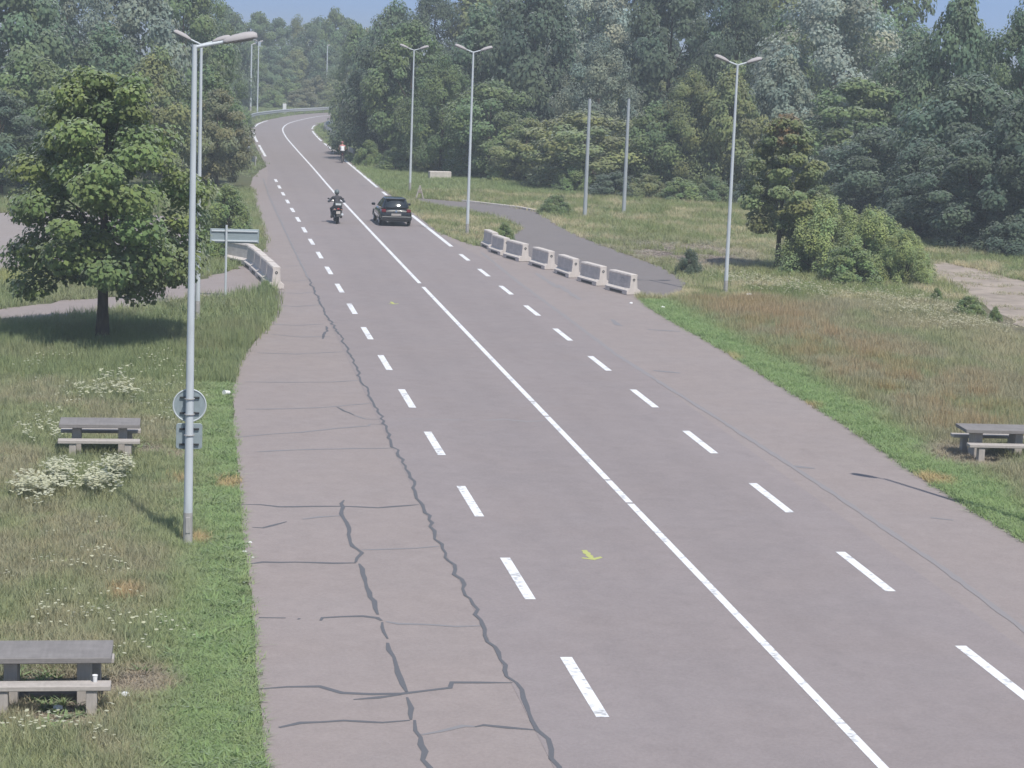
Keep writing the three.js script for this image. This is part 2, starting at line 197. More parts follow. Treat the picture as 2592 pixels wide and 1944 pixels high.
for (const c of [[[1.22, -49.91], [2.03, -50.38], [2.82, -50.67], [3.76, -51.29], [4.54, -51.66], [4.62, -51.92]], [[1.69, -48.13], [2.60, -48.40], [3.91, -48.63], [4.87, -48.73]], [[2.37, -41.09], [2.71, -41.31], [3.16, -41.44]], [[3.33, -38.52], [3.93, -38.60], [4.38, -38.68], [4.82, -38.83]], [[3.34, -33.51], [3.51, -33.37], [3.96, -33.34], [4.44, -33.19], [4.85, -33.24]], [[3.30, -27.73], [3.55, -27.86], [3.91, -28.09], [4.08, -28.05]], [[4.31, -53.17], [4.56, -52.65], [4.97, -52.60]], [[1.68, -58.35], [3.09, -58.39], [4.14, -58.57], [4.87, -58.88]], [[1.57, -53.89], [2.64, -54.03], [3.61, -54.31], [4.92, -55.06]], [[2.18, -64.03], [3.36, -63.87], [4.82, -64.52]], [[2.78, -70.79], [3.70, -70.56], [4.66, -71.05]], [[2.76, -68.27], [3.70, -67.72], [4.69, -67.96]], [[3.47, -80.01], [4.33, -79.86], [4.90, -80.57]], [[3.13, -75.94], [3.95, -75.80], [4.91, -76.50]], [[3.64, -84.34], [4.37, -84.14], [4.92, -84.75]], [[4.16, -89.78], [4.86, -90.12]], [[4.62, -51.92], [4.94, -51.87]]]) crack(c, 0.09, 0.004, M.tarThin, left, 'fine_crack', 0.03);
for (const c of [[[7.58, -52.63], [8.14, -52.81], [8.69, -52.50], [9.33, -52.74]], [[5.39, -52.70], [6.33, -52.69], [7.16, -52.61]]]) crack(c, 0.12, 0.006, M.tyre, road, 'fine_crack', 0.03);
crack([[14.05, -24], ...[[14.06, -32.87], [14.18, -37.04], [14.14, -42.59], [14.05, -47.31], [13.90, -52.89], [13.69, -58.56], [13.49, -64.97], [13.53, -73.53], [13.52, -85.37], [13.72, -98.09]]], 0.15, 0.0062, M.tyre, right, 'seam', 0.02);
for (const c of [[[15.12, -73.76], [15.05, -72.23], [15.15, -72.00]], [[15.87, -71.12], [16.95, -70.78]], [[13.96, -61.64], [14.71, -61.17]], [[13.97, -47.03], [14.54, -46.67]], [[15.50, -41.49], [15.91, -41.24]]]) crack(c, 0.2, 0.004, M.tarThin, right, 'stain', 0.05);
for (const c of [[[14.86, -89.19], [14.87, -86.49], [14.88, -83.61]], [[15.07, -84.81], [15.05, -82.03], [15.05, -79.58]]]) crack(c, 0.22, 0.004, M.tyre, right, 'tyre_mark', 0.02);

// ------------------------------------------------------------------ ground
const greenStripR = (x, z) => z > -80 && z < -8 ? x - (z > -44 ? 16.75 : z > -54 ? 17.0 : 17.35) : 99;
const leftEdge = (z) => { for (let i = 0; i < 12; i++) { const [a, b] = shoulderLeft[i], [c, d] = shoulderLeft[i + 1]; if (z <= b && z >= d) return mix(a, c, (b - z) / (b - d || 1)); } return 3.5; };
const C = { lawn: [0.128, 0.192, 0.068], olive: [0.17, 0.186, 0.094], straw: [0.285, 0.255, 0.16], dry: [0.205, 0.192, 0.12], deep: [0.12, 0.15, 0.072], rust: [0.255, 0.165, 0.085], orange: [0.31, 0.205, 0.11], soil: [0.20, 0.165, 0.125], yellowish: [0.20, 0.20, 0.07] };
const orangeSpots = [[[0.94, -44.75], 0.35], [[17.06, -45.47], 0.4], [[0.28, -39.36], 0.25], [[16.96, -55.55], 0.4], [[-0.92, -35.11], 0.3], [[16.92, -64.84], 0.6], [[-0.04, -44.72], 0.2]];
const bareSpots = [[[-0.05, -47.55], 0.35], [[-0.79, -48.24], 0.45], [[-0.52, -30.24], 0.5], [[-2.08, -29.83], 0.55], [[-1.63, -29.82], 0.5], [[-1.23, -29.81], 0.4], [[-1.56, -28.65], 0.5], [[0.16, -61.20], 0.4], [[18.85, -48.38], 1.0], [[3.71, -70.92], 0.1]];
const shadeNoise = (x, z) => fbm(x * 0.55 + 31, z * 0.4 + 7, 4);
function zone(x, z) { // colour and height of the growth
  const n = shadeNoise(x, z), n2 = fbm(x * 1.7 + 3, z * 1.7 + 11, 3);
  let c, h;
  if (x < 9) {
    const d = leftEdge(z) - x;
    c = mix3(C.olive, C.dry, sm(0.42, 0.68, n)); h = 0.17 + 0.12 * n2;
    if (n2 > 0.56) c = mix3(c, C.deep, sm(0.56, 0.8, n2) * 0.5);
    if (z > -58) { const w = (z > -34 ? 1.25 : z > -44 ? 0.95 : 0.8) + 0.7 * (n - 0.5), k = 1 - sm(w - 0.5, w + 0.75, d); c = mix3(c, mix3(C.lawn, [0.16, 0.195, 0.09], n2), k); h = mix(h, 0.085, k); }
    else if (z > -80) { c = mix3(c, [0.12, 0.155, 0.06], 0.5); h = 0.22 + 0.2 * n2 + (z < -64 ? 0.4 * n2 * (1 - sm(0.6, 2, d)) : 0); }
    else { c = mix3(c, [0.13, 0.17, 0.055], 0.45); h = 0.32; if (z > -92 && x < -5) { c = mix3(c, C.yellowish, 0.5); } }
    if (z < -150) { c = mix3([0.12, 0.155, 0.055], C.dry, n * 0.4); h = 0.22; }
  } else {
    const d = greenStripR(x, z);
    if (d < 90) {
      c = mix3(C.olive, C.dry, sm(0.35, 0.62, n)); h = 0.24 + 0.14 * n2;
      const rz = Math.exp(-(((d - 3.6 - 1.2 * (n - 0.5)) / 2.6) ** 2)) * sm(0.40, 0.60, n2 * 0.65 + 0.35 * fbm(x * 0.3, z * 0.25 + 40, 2)) * sm(-46, -54, z);
      c = mix3(c, mix3(C.rust, C.orange, sm(0.5, 0.75, n2) * 0.5), rz * 0.55); h += rz * 0.12;
      if (d > 8) { c = mix3(c, mix3([0.19, 0.19, 0.10], C.straw, n), 0.5); }
      const w = 1.25 + 0.8 * (n - 0.5), k = 1 - sm(w - 0.5, w + 0.8, d); c = mix3(c, mix3(C.lawn, [0.155, 0.2, 0.085], n2), k); h = mix(h, 0.11, k);
    } else {
      c = mix3([0.15, 0.165, 0.065], C.straw, sm(0.40, 0.72, n)); h = 0.27; if (n2 > 0.58) c = mix3(c, [0.10, 0.145, 0.045], 0.6);
      const bare = Math.exp(-(((x - 23.8) / 3.2) ** 2) - (((z + 100) / 6) ** 2)) * sm(0.3, 0.55, n * 0.5 + n2 * 0.5) * 1.3; if (bare > 0.05) { c = mix3(c, [0.235, 0.195, 0.165], clamp01(bare)); h *= 1 - 0.85 * clamp01(bare); }
      if (z < -140) { c = mix3([0.11, 0.155, 0.05], C.straw, n * 0.35); h = 0.25; }
    }
  }
  for (const [[a, b], r] of orangeSpots) { const k = 1 - sm(r * 0.5, r * 1.2, Math.hypot(x - a, (z - b) * 0.5)); if (k > 0) c = mix3(c, C.orange, k * 0.65); }
  for (const [[a, b], r] of bareSpots) { const k = 1 - sm(r * 0.5, r * 1.3, Math.hypot(x - a, (z - b) * 0.6)); if (k > 0) { c = mix3(c, C.soil, k * 0.9); h *= 1 - 0.85 * k; } }
  return { c, h };
}
const bounds = paved.map((p) => [Math.min(...p.map((q) => q[0])), Math.max(...p.map((q) => q[0])), Math.min(...p.map((q) => q[1])), Math.max(...p.map((q) => q[1]))]);
const pavedDist = (x, z) => { let m = 6; for (let i = 0; i < paved.length; i++) { const b = bounds[i]; if (Math.max(b[0] - x, x - b[1], b[2] - z, z - b[3]) > m) continue; if (inside(paved[i], x, z)) return -1; m = Math.min(m, edgeDist(paved[i], x, z)); } return m; };
function groundY(x, z, d = pavedDist(x, z)) { return -0.014 + (d <= 0 ? 0 : sm(0.3, 4, d) * (0.02 + 0.22 * (fbm(x * 0.22 + 50, z * 0.22, 3) - 0.35))); }
{
  const xs = [], zs = [];
  for (const v of [-3000, -1500, -700, -350, -200, -120, -80, -55, -40, -30, -24, -20, -17]) xs.push(v);
  for (let x = -15; x <= 48; x += 0.5) xs.push(x);
  for (const v of [50, 54, 60, 70, 85, 105, 140, 200, 350, 700, 1500, 3000]) xs.push(v);
  for (const v of [600, 200, 80, 30, 5, -5, -10, -15, -18]) zs.push(v);
  for (let z = -20; z >= -130; z -= 0.5) zs.push(z);
  for (let z = -131.5; z >= -340; z -= 2) zs.push(z);
  for (const v of [-350, -370, -400, -450, -550, -800, -1500, -3200]) zs.push(v);
  const p = [], c = [], uv = [], ix = [];
  for (const z of zs) for (const x of xs) { const near = x > -20 && x < 60 && z < 0 && z > -345; p.push(x, near ? groundY(x, z) : -0.014, z); uv.push(x, z); const q = near ? zone(x, z).c : [0.12, 0.145, 0.06]; c.push(q[0] * 0.85, q[1] * 0.8, q[2] * 0.83); }
  for (let j = 0; j + 1 < zs.length; j++) for (let i = 0; i + 1 < xs.length; i++) { const a = j * xs.length + i, b = a + xs.length; ix.push(a, a + 1, b, a + 1, b + 1, b); }
  const g = new THREE.BufferGeometry(); g.setAttribute('position', new THREE.Float32BufferAttribute(p, 3)); g.setAttribute('color', new THREE.Float32BufferAttribute(c, 3)); g.setAttribute('uv', new THREE.Float32BufferAttribute(uv, 2)); g.setIndex(ix); g.computeVertexNormals();
  struct('ground', g, M.ground);
}

// ------------------------------------------------------------------ grass
function bladeTuft(seed, blades, spread, w, droop) {
  const r = rng(seed), p = [], n = [], ix = [];
  for (let b = 0; b < blades; b++) {
    const a = r() * 6.283, d = Math.sqrt(r()) * spread, x = Math.cos(a) * d, z = Math.sin(a) * d, f = r() * 6.283, fx = Math.cos(f), fz = Math.sin(f), l = droop * (0.3 + r()), h = 0.55 + 0.45 * r(), ww = w * (0.7 + 0.6 * r()), k = p.length / 3;
    const rows = [[0, 0, 1], [0.55, 0.3, 0.8], [1, 1, 0]];
    rows.forEach(([t, q, s], i) => { const cx = x + fx * l * q, cz = z + fz * l * q, y = h * t; if (i < 2) { p.push(cx - fz * ww * s, y, cz + fx * ww * s, cx + fz * ww * s, y, cz - fx * ww * s); n.push(-fx * 0.35, 0.9, -fz * 0.35, -fx * 0.35, 0.9, -fz * 0.35); } else { p.push(cx, y, cz); n.push(fx * 0.3, 0.95, fz * 0.3); } });
    ix.push(k, k + 2, k + 1, k + 1, k + 2, k + 3, k + 2, k + 4, k + 3);
  }
  const g = new THREE.BufferGeometry(); g.setAttribute('position', new THREE.Float32BufferAttribute(p, 3)); g.setIndex(ix); g.computeVertexNormals(); return g;
}
function scatter(name, label, geos, region, count, seed, f) { // f(x, z, r) -> {c, h, w} or null
  const r = rng(seed), lists = geos.map(() => []);
  for (let i = 0; i < count; i++) { const [x, z] = region(r); const d = pavedDist(x, z); if (d < 0 && !f.onTrack) continue; const q = f(x, z, r, d); if (!q) continue; lists[Math.floor(r() * geos.length)].push([x, groundY(x, z, d) - 0.01, z, q]); }
  lists.forEach((l, k) => {
    if (!l.length) return;
    const m = shadow(new THREE.InstancedMesh(geos[k], M.grass, l.length)); m.name = numbered(name); const t = new THREE.Matrix4(), e = new THREE.Euler(), qn = new THREE.Quaternion();
    l.forEach(([x, y, z, q], i) => { e.set((r() - 0.5) * 0.3, r() * 6.283, (r() - 0.5) * 0.3); m.setMatrixAt(i, t.compose(V(x, y, z), qn.setFromEuler(e), V(q.w, q.h, q.w))); const v = 2.15 * (0.86 + 0.28 * r()), g = (r() - 0.5) * 0.12; m.setColorAt(i, lin(q.c[0] * v * (1 + g), q.c[1] * v, q.c[2] * v * (1 - g))); });
    tag(m, label, 'grass', null, 'stuff'); scene.add(m);
  });
}
const tufts = [bladeTuft(1, 12, 0.11, 0.0055, 0.13), bladeTuft(2, 12, 0.12, 0.005, 0.19)], lawnTufts = [bladeTuft(3, 12, 0.12, 0.007, 0.13)], farTufts = [bladeTuft(4, 14, 0.22, 0.009, 0.2), bladeTuft(5, 14, 0.24, 0.008, 0.28)];
const leafy = (seed) => bladeTuft(seed, 9, 0.07, 0.028, 0.3);
const growth = (hs = 1, ws = 1) => (x, z, r) => { const q = zone(x, z); return { c: q.c, h: q.h * hs * (0.6 + 0.8 * r()), w: ws * (0.8 + 0.5 * r()) }; };
const frameLeft = (z) => 0.4 + 0.104 * z; // left limit of what the photo shows
scatter('meadow_grass', 'olive and dry brown meadow grass on the left verge', tufts, (r) => { const z = -24 - Math.pow(r(), 1.2) * 46, a = frameLeft(z) - 1; return [mix(a, leftEdge(z) + 0.02, r()), z]; }, 34000, 11, (x, z, r, d) => { const q = zone(x, z); return q.h < 0.12 && r() < 0.5 ? null : { c: q.c, h: q.h * (0.5 + 0.9 * r()), w: 0.8 + 0.6 * r() }; });
scatter('verge_lawn', 'short bright green grass along the left shoulder', lawnTufts, (r) => { const z = -24 - r() * 36; return [leftEdge(z) - Math.pow(r(), 0.8) * 1.9, z]; }, 9000, 12, (x, z, r) => { const q = zone(x, z); return q.h > 0.2 ? null : { c: q.c, h: 0.07 + 0.07 * r(), w: 0.8 + 0.5 * r() }; });
scatter('meadow_grass', 'tall rusty and olive meadow grass on the right verge', tufts, (r) => { const z = -36 - Math.pow(r(), 0.9) * 48; return [16.6 + Math.pow(r(), 1.1) * (14 - (z + 84) * 0.12), z]; }, 46000, 13, growth(1, 1.25));
scatter('verge_lawn', 'bright green grass strip along the right shoulder', lawnTufts, (r) => { const z = -36 - r() * 46; return [16.65 + r() * 2.4, z]; }, 8000, 14, (x, z, r) => { const q = zone(x, z); return q.h > 0.22 ? null : { c: q.c, h: 0.1 + 0.1 * r(), w: 1 + 0.5 * r() }; });
scatter('far_grass', 'yellow green grass beyond the closed side road', farTufts, (r) => { const z = -80 - r() * 85; return [mix(13, 46, r()), z]; }, 42000, 15, growth(1.05, 1.1));
scatter('far_grass', 'green grass round the parking area behind the big tree', farTufts, (r) => { const z = -68 - r() * 70; return [mix(-16, 4.2, r()), z]; }, 22000, 16, growth(1, 1));
scatter('far_grass', 'grass verges along the far bend of the road', farTufts, (r) => { const z = -150 - r() * 170; return [mix(-2, 36, r()), z]; }, 14000, 17, growth(1, 1.6));
scatter('leafy_weed', 'low broad leaved weeds among the left meadow grass', [leafy(6), leafy(7)], (r) => { const z = -24 - Math.pow(r(), 1.2) * 46, a = frameLeft(z) - 1; return [mix(a, leftEdge(z) - 0.1, r()), z]; }, 5200, 18, (x, z, r) => fbm(x * 0.9 + 70, z * 0.9, 3) < 0.52 ? null : { c: mix3(C.deep, C.lawn, r() * 0.8), h: 0.07 + 0.1 * r(), w: 0.4 + 0.4 * r() });
const trackTufts = (x, z, r) => (inside(track, x, z) && fbm(x * 0.25 + 5, z * 0.6, 3) > 0.5 ? { c: C.dry, h: 0.08 + 0.1 * r(), w: 0.8 } : null); trackTufts.onTrack = true;
scatter('track_grass', 'thin dry grass growing along the middle of the gravel track', farTufts, (r) => { const z = -70 - r() * 32; return [mix(30, 42, r()), z]; }, 3500, 19, trackTufts);
// flowering stalks
function stalk(seed, heads, spread) { const r = rng(seed), gs = []; for (let i = 0; i < heads; i++) { const x = (r() - 0.5) * spread, z = (r() - 0.5) * spread, h = 0.75 + 0.25 * r(), g = new THREE.CircleGeometry(0.024 + 0.014 * r(), 6); g.rotateX(-Math.PI / 2 + (r() - 0.5) * 0.9); g.rotateZ((r() - 0.5) * 0.8); gs.push(g.translate(x, h, z)); } return merge(gs); }
function flowers(label, spots, count, seed, c, hs, name = 'wildflower_patch', spread = 0.13) {
  const g0 = stalk(seed, 4, spread), r = rng(seed + 5), list = [];
  for (let i = 0; i < count; i++) { const [[x, z], rx, rz] = spots[Math.floor(r() * spots.length)], a = r() * 6.283, d = Math.sqrt(-Math.log(1 - r() * 0.93)) * 0.62, px = x + Math.cos(a) * d * rx, pz = z + Math.sin(a) * d * rz, k = pavedDist(px, pz); if (k < 0.05) continue; list.push([px, groundY(px, pz, k), pz]); }
  const m = shadow(new THREE.InstancedMesh(g0, M.grass, list.length)); m.name = numbered(name); const t = new THREE.Matrix4(), q = new THREE.Quaternion();
  list.forEach(([x, y, z], i) => { m.setMatrixAt(i, t.compose(V(x, y, z), q.setFromEuler(new THREE.Euler((r() - .5) * .4, r() * 6.28, (r() - .5) * .4)), V(1, hs * (0.7 + 0.6 * r()), 1))); const v = 0.8 + 0.25 * r(); m.setColorAt(i, lin(c[0] * v, c[1] * v, c[2] * v)); });
  tag(m, label, 'wildflowers', null, 'stuff'); scene.add(m);
}
const cream = [0.66, 0.66, 0.46];
flowers('big patch of cream wildflowers, left half, below the farther picnic table', [[[-2.66, -42.57], 0.62, 2.2], [[-2.51, -43.93], 0.42, 1.2], [[-3.07, -42.56], 0.35, 0.8]], 330, 31, cream, 0.42);
flowers('big patch of cream wildflowers, right half, left of the near lamp post', [[[-1.51, -43.72], 0.55, 1.8], [[-1.28, -44.68], 0.3, 0.7], [[-1.81, -43.03], 0.3, 0.9]], 310, 32, cream, 0.42);
flowers('cream wildflower clump behind the farther picnic table, nearest the lamp post', [[[-1.77, -56.49], 0.55, 2.2], [[-1.44, -54.66], 0.4, 1.6]], 90, 33, cream, 0.4);
flowers('small cream wildflower clump behind the left end of the farther picnic table', [[[-2.73, -54.71], 0.5, 1.5], [[-2.14, -54.76], 0.3, 1.2]], 55, 34, cream, 0.38);
flowers('sparse cream wildflowers left of the farther picnic table', [[[-3.35, -50.88], 0.5, 2], [[-3.52, -48.79], 0.4, 1.5], [[-2.79, -48.82], 0.3, 1]], 45, 35, cream, 0.38);
flowers('scattered tiny white flowers in the left meadow', [[[-1.91, -36.37], 1.6, 4], [[-1.00, -32.57], 1.2, 2.5], [[-4.21, -58.24], 1.5, 6], [[-0.55, -54.73], 1.0, 4], [[-0.62, -60.25], 1.2, 4], [[-1.44, -27.66], 1.5, 1.5]], 110, 36, cream, 0.3, 'scattered_flowers', 0.5);
flowers('pale flower heads in the right meadow below the yellow bushes', [[[24.04, -82.31], 2.2, 4], [[27.08, -79.72], 3.2, 3], [[27.50, -71.65], 2.6, 3], [[23.11, -84.59], 1.5, 3], [[27.30, -75.49], 2, 2]], 700, 37, [0.5, 0.47, 0.3], 0.5, 'pale_meadow_flowers', 0.4);

// ------------------------------------------------------------------ trees and bushes
function crownGeometry(seed, o) {
  const r = rng(seed), P = [], N = [], K = [], ix = [], clumps = [];
  const { rx, y0, y1, n, leaf, per, flat = 0.62, prof = (t) => Math.sqrt(Math.max(0, 1 - (2 * t - 1) ** 2)) * (1.05 - 0.25 * t), cr = 0.3, droop = 0, vary = 0.2, warm = 0.06 } = o;
  for (let i = 0; i < n; i++) {
    const t = (i + 0.5) / n, a = i * 2.39996 + r() * 0.9, R0 = rx * prof(clamp01(t)), f = i % (o.inner ?? 4) === 0 ? 0.2 + 0.4 * r() : 0.66 + 0.34 * Math.sqrt(r());
    clumps.push({ c: V(Math.cos(a) * R0 * f, mix(y0, y1, t) + (r() - 0.5) * 0.08 * (y1 - y0), Math.sin(a) * R0 * f), s: rx * cr * (0.65 + 0.7 * r()) * (0.75 + 0.35 * (1 - t)), k: 1 + (r() - 0.5) * 2 * vary, w: (r() - 0.5) * 2 });
  }
  const mid = V(0, mix(y0, y1, 0.45), 0), u = V(0, 0, 0), nn = V(0, 0, 0), t1 = V(0, 0, 0), t2 = V(0, 0, 0);
  for (const q of clumps) {
    const outw = q.c.clone().sub(mid).normalize(), m = Math.round(per * Math.pow(q.s / (rx * cr), 2) * (0.8 + 0.4 * r()));
    for (let j = 0; j < m; j++) {
      do { u.set(r() * 2 - 1, r() * 2 - 1, r() * 2 - 1); } while (u.lengthSq() > 1 || u.lengthSq() < 0.01);
      const len = u.length(); u.divideScalar(len); const rad = q.s * (0.55 + 0.5 * r());
      const px = q.c.x + u.x * rad, py = q.c.y + u.y * rad * flat - droop * (u.x * u.x + u.z * u.z) * q.s, pz = q.c.z + u.z * rad;
      nn.set(u.x * 0.55 + outw.x * 0.35 + (r() - 0.5) * 0.9, u.y * 0.5 + 0.45 + (r() - 0.5) * 0.7, u.z * 0.55 + outw.z * 0.35 + (r() - 0.5) * 0.9).normalize();
      t1.set(r() - 0.5, r() - 0.5, r() - 0.5).cross(nn).normalize(); t2.crossVectors(nn, t1);
      const s = leaf * (0.6 + 0.8 * r()), w = s * (0.62 + 0.2 * r()), b = P.length / 3, bend = s * 0.12;
      const corner = [[-0.5 * s, 0], [-0.05 * s, -0.5 * w], [0.5 * s, 0], [0.02 * s, 0.5 * w]];
      const c = q.k * (0.78 + 0.44 * r()), wv = 1 + (warm + 0.12) * q.w * 0.6 + (r() - 0.5) * 0.14;
      corner.forEach(([x, y], e) => { const dn = e === 0 || e === 2 ? -bend : 0; P.push(px + t1.x * x + t2.x * y + nn.x * dn, py + t1.y * x + t2.y * y + nn.y * dn, pz + t1.z * x + t2.z * y + nn.z * dn); N.push(nn.x, nn.y, nn.z); K.push(c * wv, c, c * (2 - wv)); });
      ix.push(b, b + 1, b + 3, b + 1, b + 2, b + 3);
    }
  }
  const g = new THREE.BufferGeometry(); g.setAttribute('position', new THREE.Float32BufferAttribute(P, 3)); g.setAttribute('normal', new THREE.Float32BufferAttribute(N, 3)); g.setAttribute('color', new THREE.Float32BufferAttribute(K, 3)); g.setIndex(ix); g.userData = { clumps }; return g;
}
function trunkGeometry(seed, h, r0, clumps, limbs, forkAt = 0.3) {
  const r = rng(seed), gs = [], pts = []; const lean = (r() - 0.5) * 0.06 * h, lean2 = (r() - 0.5) * 0.06 * h;
  for (let i = 0; i <= 6; i++) { const t = i / 6; pts.push({ p: V(lean * t * t + (r() - 0.5) * 0.05 * r0 * 4 * t, h * t, lean2 * t * t), r: r0 * (i === 0 ? 1.3 : 1 - 0.72 * t) }); }
  for (let i = 0; i < 6; i++) gs.push(bar(pts[i].p, pts[i + 1].p, pts[i].r, pts[i + 1].r, 9));
  const pick = clumps.filter((_, i) => i % Math.max(1, Math.floor(clumps.length / limbs)) === 0).slice(0, limbs);
  for (const q of pick) { const ty = Math.min(0.92, Math.max(forkAt, q.c.y / h * 0.62)), i = Math.min(5, Math.floor(ty * 6)), a = pts[i].p.clone().lerp(pts[i + 1].p, ty * 6 - i), rr = mix(pts[i].r, pts[i + 1].r, ty * 6 - i), m = a.clone().lerp(q.c, 0.5).add(V(0, 0.05 * h, 0)); gs.push(bar(a, m, rr * 0.55, rr * 0.32, 6), bar(m, q.c, rr * 0.32, rr * 0.08, 5)); }
  return merge(gs);
}
function tree(name, label, group, x, z, turn, crown, mat, trunk, bark, s = [1, 1, 1], category = 'tree') {
  const t = thing(name, x, groundY(x, z) - 0.03, z, turn); t.scale.set(...s); part('trunk', trunk, bark, t); part('crown', crown, mat, t); tag(t, label, category, group); return t;
}
const round = (t) => Math.pow(Math.sin(Math.PI * Math.min(1, 0.1 + t * 0.9)), 0.6), egg = (t) => Math.pow(Math.sin(Math.PI * Math.pow(0.09 + 0.91 * t, 0.8)), 0.7), dome = (t) => Math.sqrt(Math.max(0.02, 1 - t * t * 0.98));
const leafMats = {
  maple: leafMat([0.092, 0.128, 0.036]), deep: leafMat([0.06, 0.09, 0.055]), mid: leafMat([0.083, 0.118, 0.045]), dark: leafMat([0.046, 0.07, 0.042]), bluish: leafMat([0.073, 0.11, 0.057]), brown: leafMat([0.108, 0.112, 0.056]), silver: leafMat([0.18, 0.205, 0.168]), grey: leafMat([0.125, 0.15, 0.113]), lime: leafMat([0.165, 0.205, 0.075]), olive: leafMat([0.115, 0.132, 0.05]), shrub: leafMat([0.098, 0.138, 0.045]), reddish: leafMat([0.112, 0.13, 0.045]),
};
// the big maple on the left verge
{
  const c = crownGeometry(101, { rx: 2.85, y0: 1.7, y1: 8.15, n: 104, leaf: 0.17, per: 330, flat: 0.56, cr: 0.28, prof: (t) => Math.pow(Math.sin(Math.PI * Math.pow(0.2 + 0.76 * t, 0.86)), 0.6), vary: 0.2, inner: 3 });
  tree('maple_tree', 'broad dark green maple with a short trunk and its shadow on the left verge', null, -2.5, -65.7, 0.0, c, leafMats.maple, trunkGeometry(102, 6.5, 0.2, c.userData.clumps, 16, 0.26), M.bark, [0.96, 1, 1.32]);
}
// shared crowns for the woods, unit: about 10 m tall, 4 m radius
const crowns = [
  crownGeometry(201, { rx: 4, y0: 1.6, y1: 9.4, n: 58, leaf: 0.29, per: 270, flat: 0.66, cr: 0.3, prof: egg }),
  crownGeometry(202, { rx: 4, y0: 1.2, y1: 9.4, n: 66, leaf: 0.27, per: 260, flat: 0.58, cr: 0.27, prof: round }),
  crownGeometry(203, { rx: 4, y0: 0.6, y1: 9.2, n: 60, leaf: 0.3, per: 270, flat: 0.75, cr: 0.31, prof: (t) => Math.pow(1 - t, 0.45) * (0.8 + 0.2 * Math.min(1, t * 6)) }),
  crownGeometry(204, { rx: 4, y0: 1.0, y1: 9.5, n: 80, leaf: 0.17, per: 400, flat: 0.7, cr: 0.25, prof: egg, droop: 0.12 }),
  crownGeometry(205, { rx: 4, y0: 0.9, y1: 9.4, n: 52, leaf: 0.3, per: 290, flat: 0.6, cr: 0.33, prof: round, vary: 0.35 }),
];
const trunks = crowns.map((c, i) => trunkGeometry(300 + i, 8, 0.2, c.userData.clumps, 9, 0.2));
const bushes = [
  crownGeometry(211, { rx: 1.5, y0: 0.15, y1: 2.6, n: 34, leaf: 0.15, per: 200, flat: 0.8, cr: 0.32, prof: dome }),
  crownGeometry(213, { rx: 1.5, y0: 0.2, y1: 2.75, n: 90, leaf: 0.07, per: 380, flat: 1.7, cr: 0.19, vary: 0.2, prof: (t) => Math.sqrt(Math.max(0.04, 1 - Math.pow(t, 1.7))) }),
  crownGeometry(212, { rx: 1.5, y0: 0.1, y1: 2.5, n: 44, leaf: 0.11, per: 260, flat: 1.2, cr: 0.25, prof: (t) => Math.pow(1 - t, 0.5) }),
];
const bushStems = bushes.map((c, i) => { const r = rng(330 + i); return merge(c.userData.clumps.filter((_, k) => k % 3 === 0).map((q) => bar(V((r() - 0.5) * 0.3, 0, (r() - 0.5) * 0.3), q.c, 0.035, 0.01, 5))); });
let treeNo = 0;
function wood(label, kind, v, x, z, h, rad, group, bark = M.bark) { const t = tree(kind[0], label, group, x, z, (treeNo++ * 2.17) % 6.28, crowns[v], leafMats[kind[1]], trunks[v], bark, [rad / 4, h / 9.9, rad / 4]); return t; }
function bush(label, kind, v, x, z, h, rad, group, name = 'bush') { const t = thing(name, x, groundY(x, z) - 0.03, z, (treeNo++ * 1.7) % 6.28); t.scale.set(rad / 1.7, h / 2.8, rad / 1.7); part('stems', bushStems[v], M.bark, t); part('foliage', bushes[v], leafMats[kind], t); tag(t, label, 'bush', group); return t; }
const D = ['dark_tree', 'dark'], G1 = ['green_tree', 'mid'], B = ['blue_green_tree', 'bluish'], S = ['silver_poplar', 'silver'], S2 = ['grey_willow', 'grey'], O = ['olive_tree', 'olive'];
// right wood, front rows
wood('dark tree at the inside of the far bend, its shadow on the road', D, 2, 15.3, -186.0, 7.8, 2.66);
wood('second dark tree right behind the cyclist at the edge of the wood', D, 4, 16.1, -176.0, 10.6, 2.90);
wood('green tree behind the farther double lamp in front of the wood', G1, 1, 17.8, -172.0, 11.6, 3.60);
wood('tree between the two double lamps, lumpy green crown to the ground', G1, 3, 19.0, -160.0, 8.9, 3.00);
wood('tall green tree behind the nearer double lamp of the pair', B, 0, 23.2, -170.0, 12.7, 3.95);
wood('leafy green tree at the wood edge right of the double lamps', G1, 4, 22.1, -156.0, 7.4, 3.28);
wood('dark tall tree in the notch of the wood right of the lamps', D, 0, 27.2, -168.0, 15.3, 4.10);
wood('low spreading green tree left of the headless poles', O, 1, 24.3, -152.0, 4.7, 2.53);
wood('dense yellow green bushy tree directly behind the headless poles', O, 4, 27.4, -146.0, 5.7, 3.90);
wood('silver grey tree with pointed top above the headless poles', S2, 3, 30.5, -158.0, 10.6, 3.26, undefined, M.barkPale);
wood('silver leaved poplar at the top of the wood, left one of two', S, 3, 33.2, -172.0, 16.1, 4.99, undefined, M.barkPale);
wood('dark green tree filling the space between the two silver poplars', D, 1, 37.5, -165.0, 16.4, 4.08);
wood('green tree right of the farther headless pole at the wood edge', G1, 0, 32.1, -144.0, 6.2, 2.58);
wood('olive tree with bare stems left of the tall right lamp', O, 3, 34.3, -143.0, 8.7, 2.74);
wood('olive green tree behind the tall right lamp post', O, 0, 36.8, -142.0, 9.1, 2.73);
wood('dark green tree above the tall right lamp head', D, 3, 41.5, -160.0, 17.1, 3.98);
wood('big silver leaved poplar at the upper right of the wood', S, 3, 47.2, -152.0, 16.1, 5.92, undefined, M.barkPale);
wood('grey green tree below the big silver poplar', S2, 0, 41.6, -146.0, 10.2, 2.99);
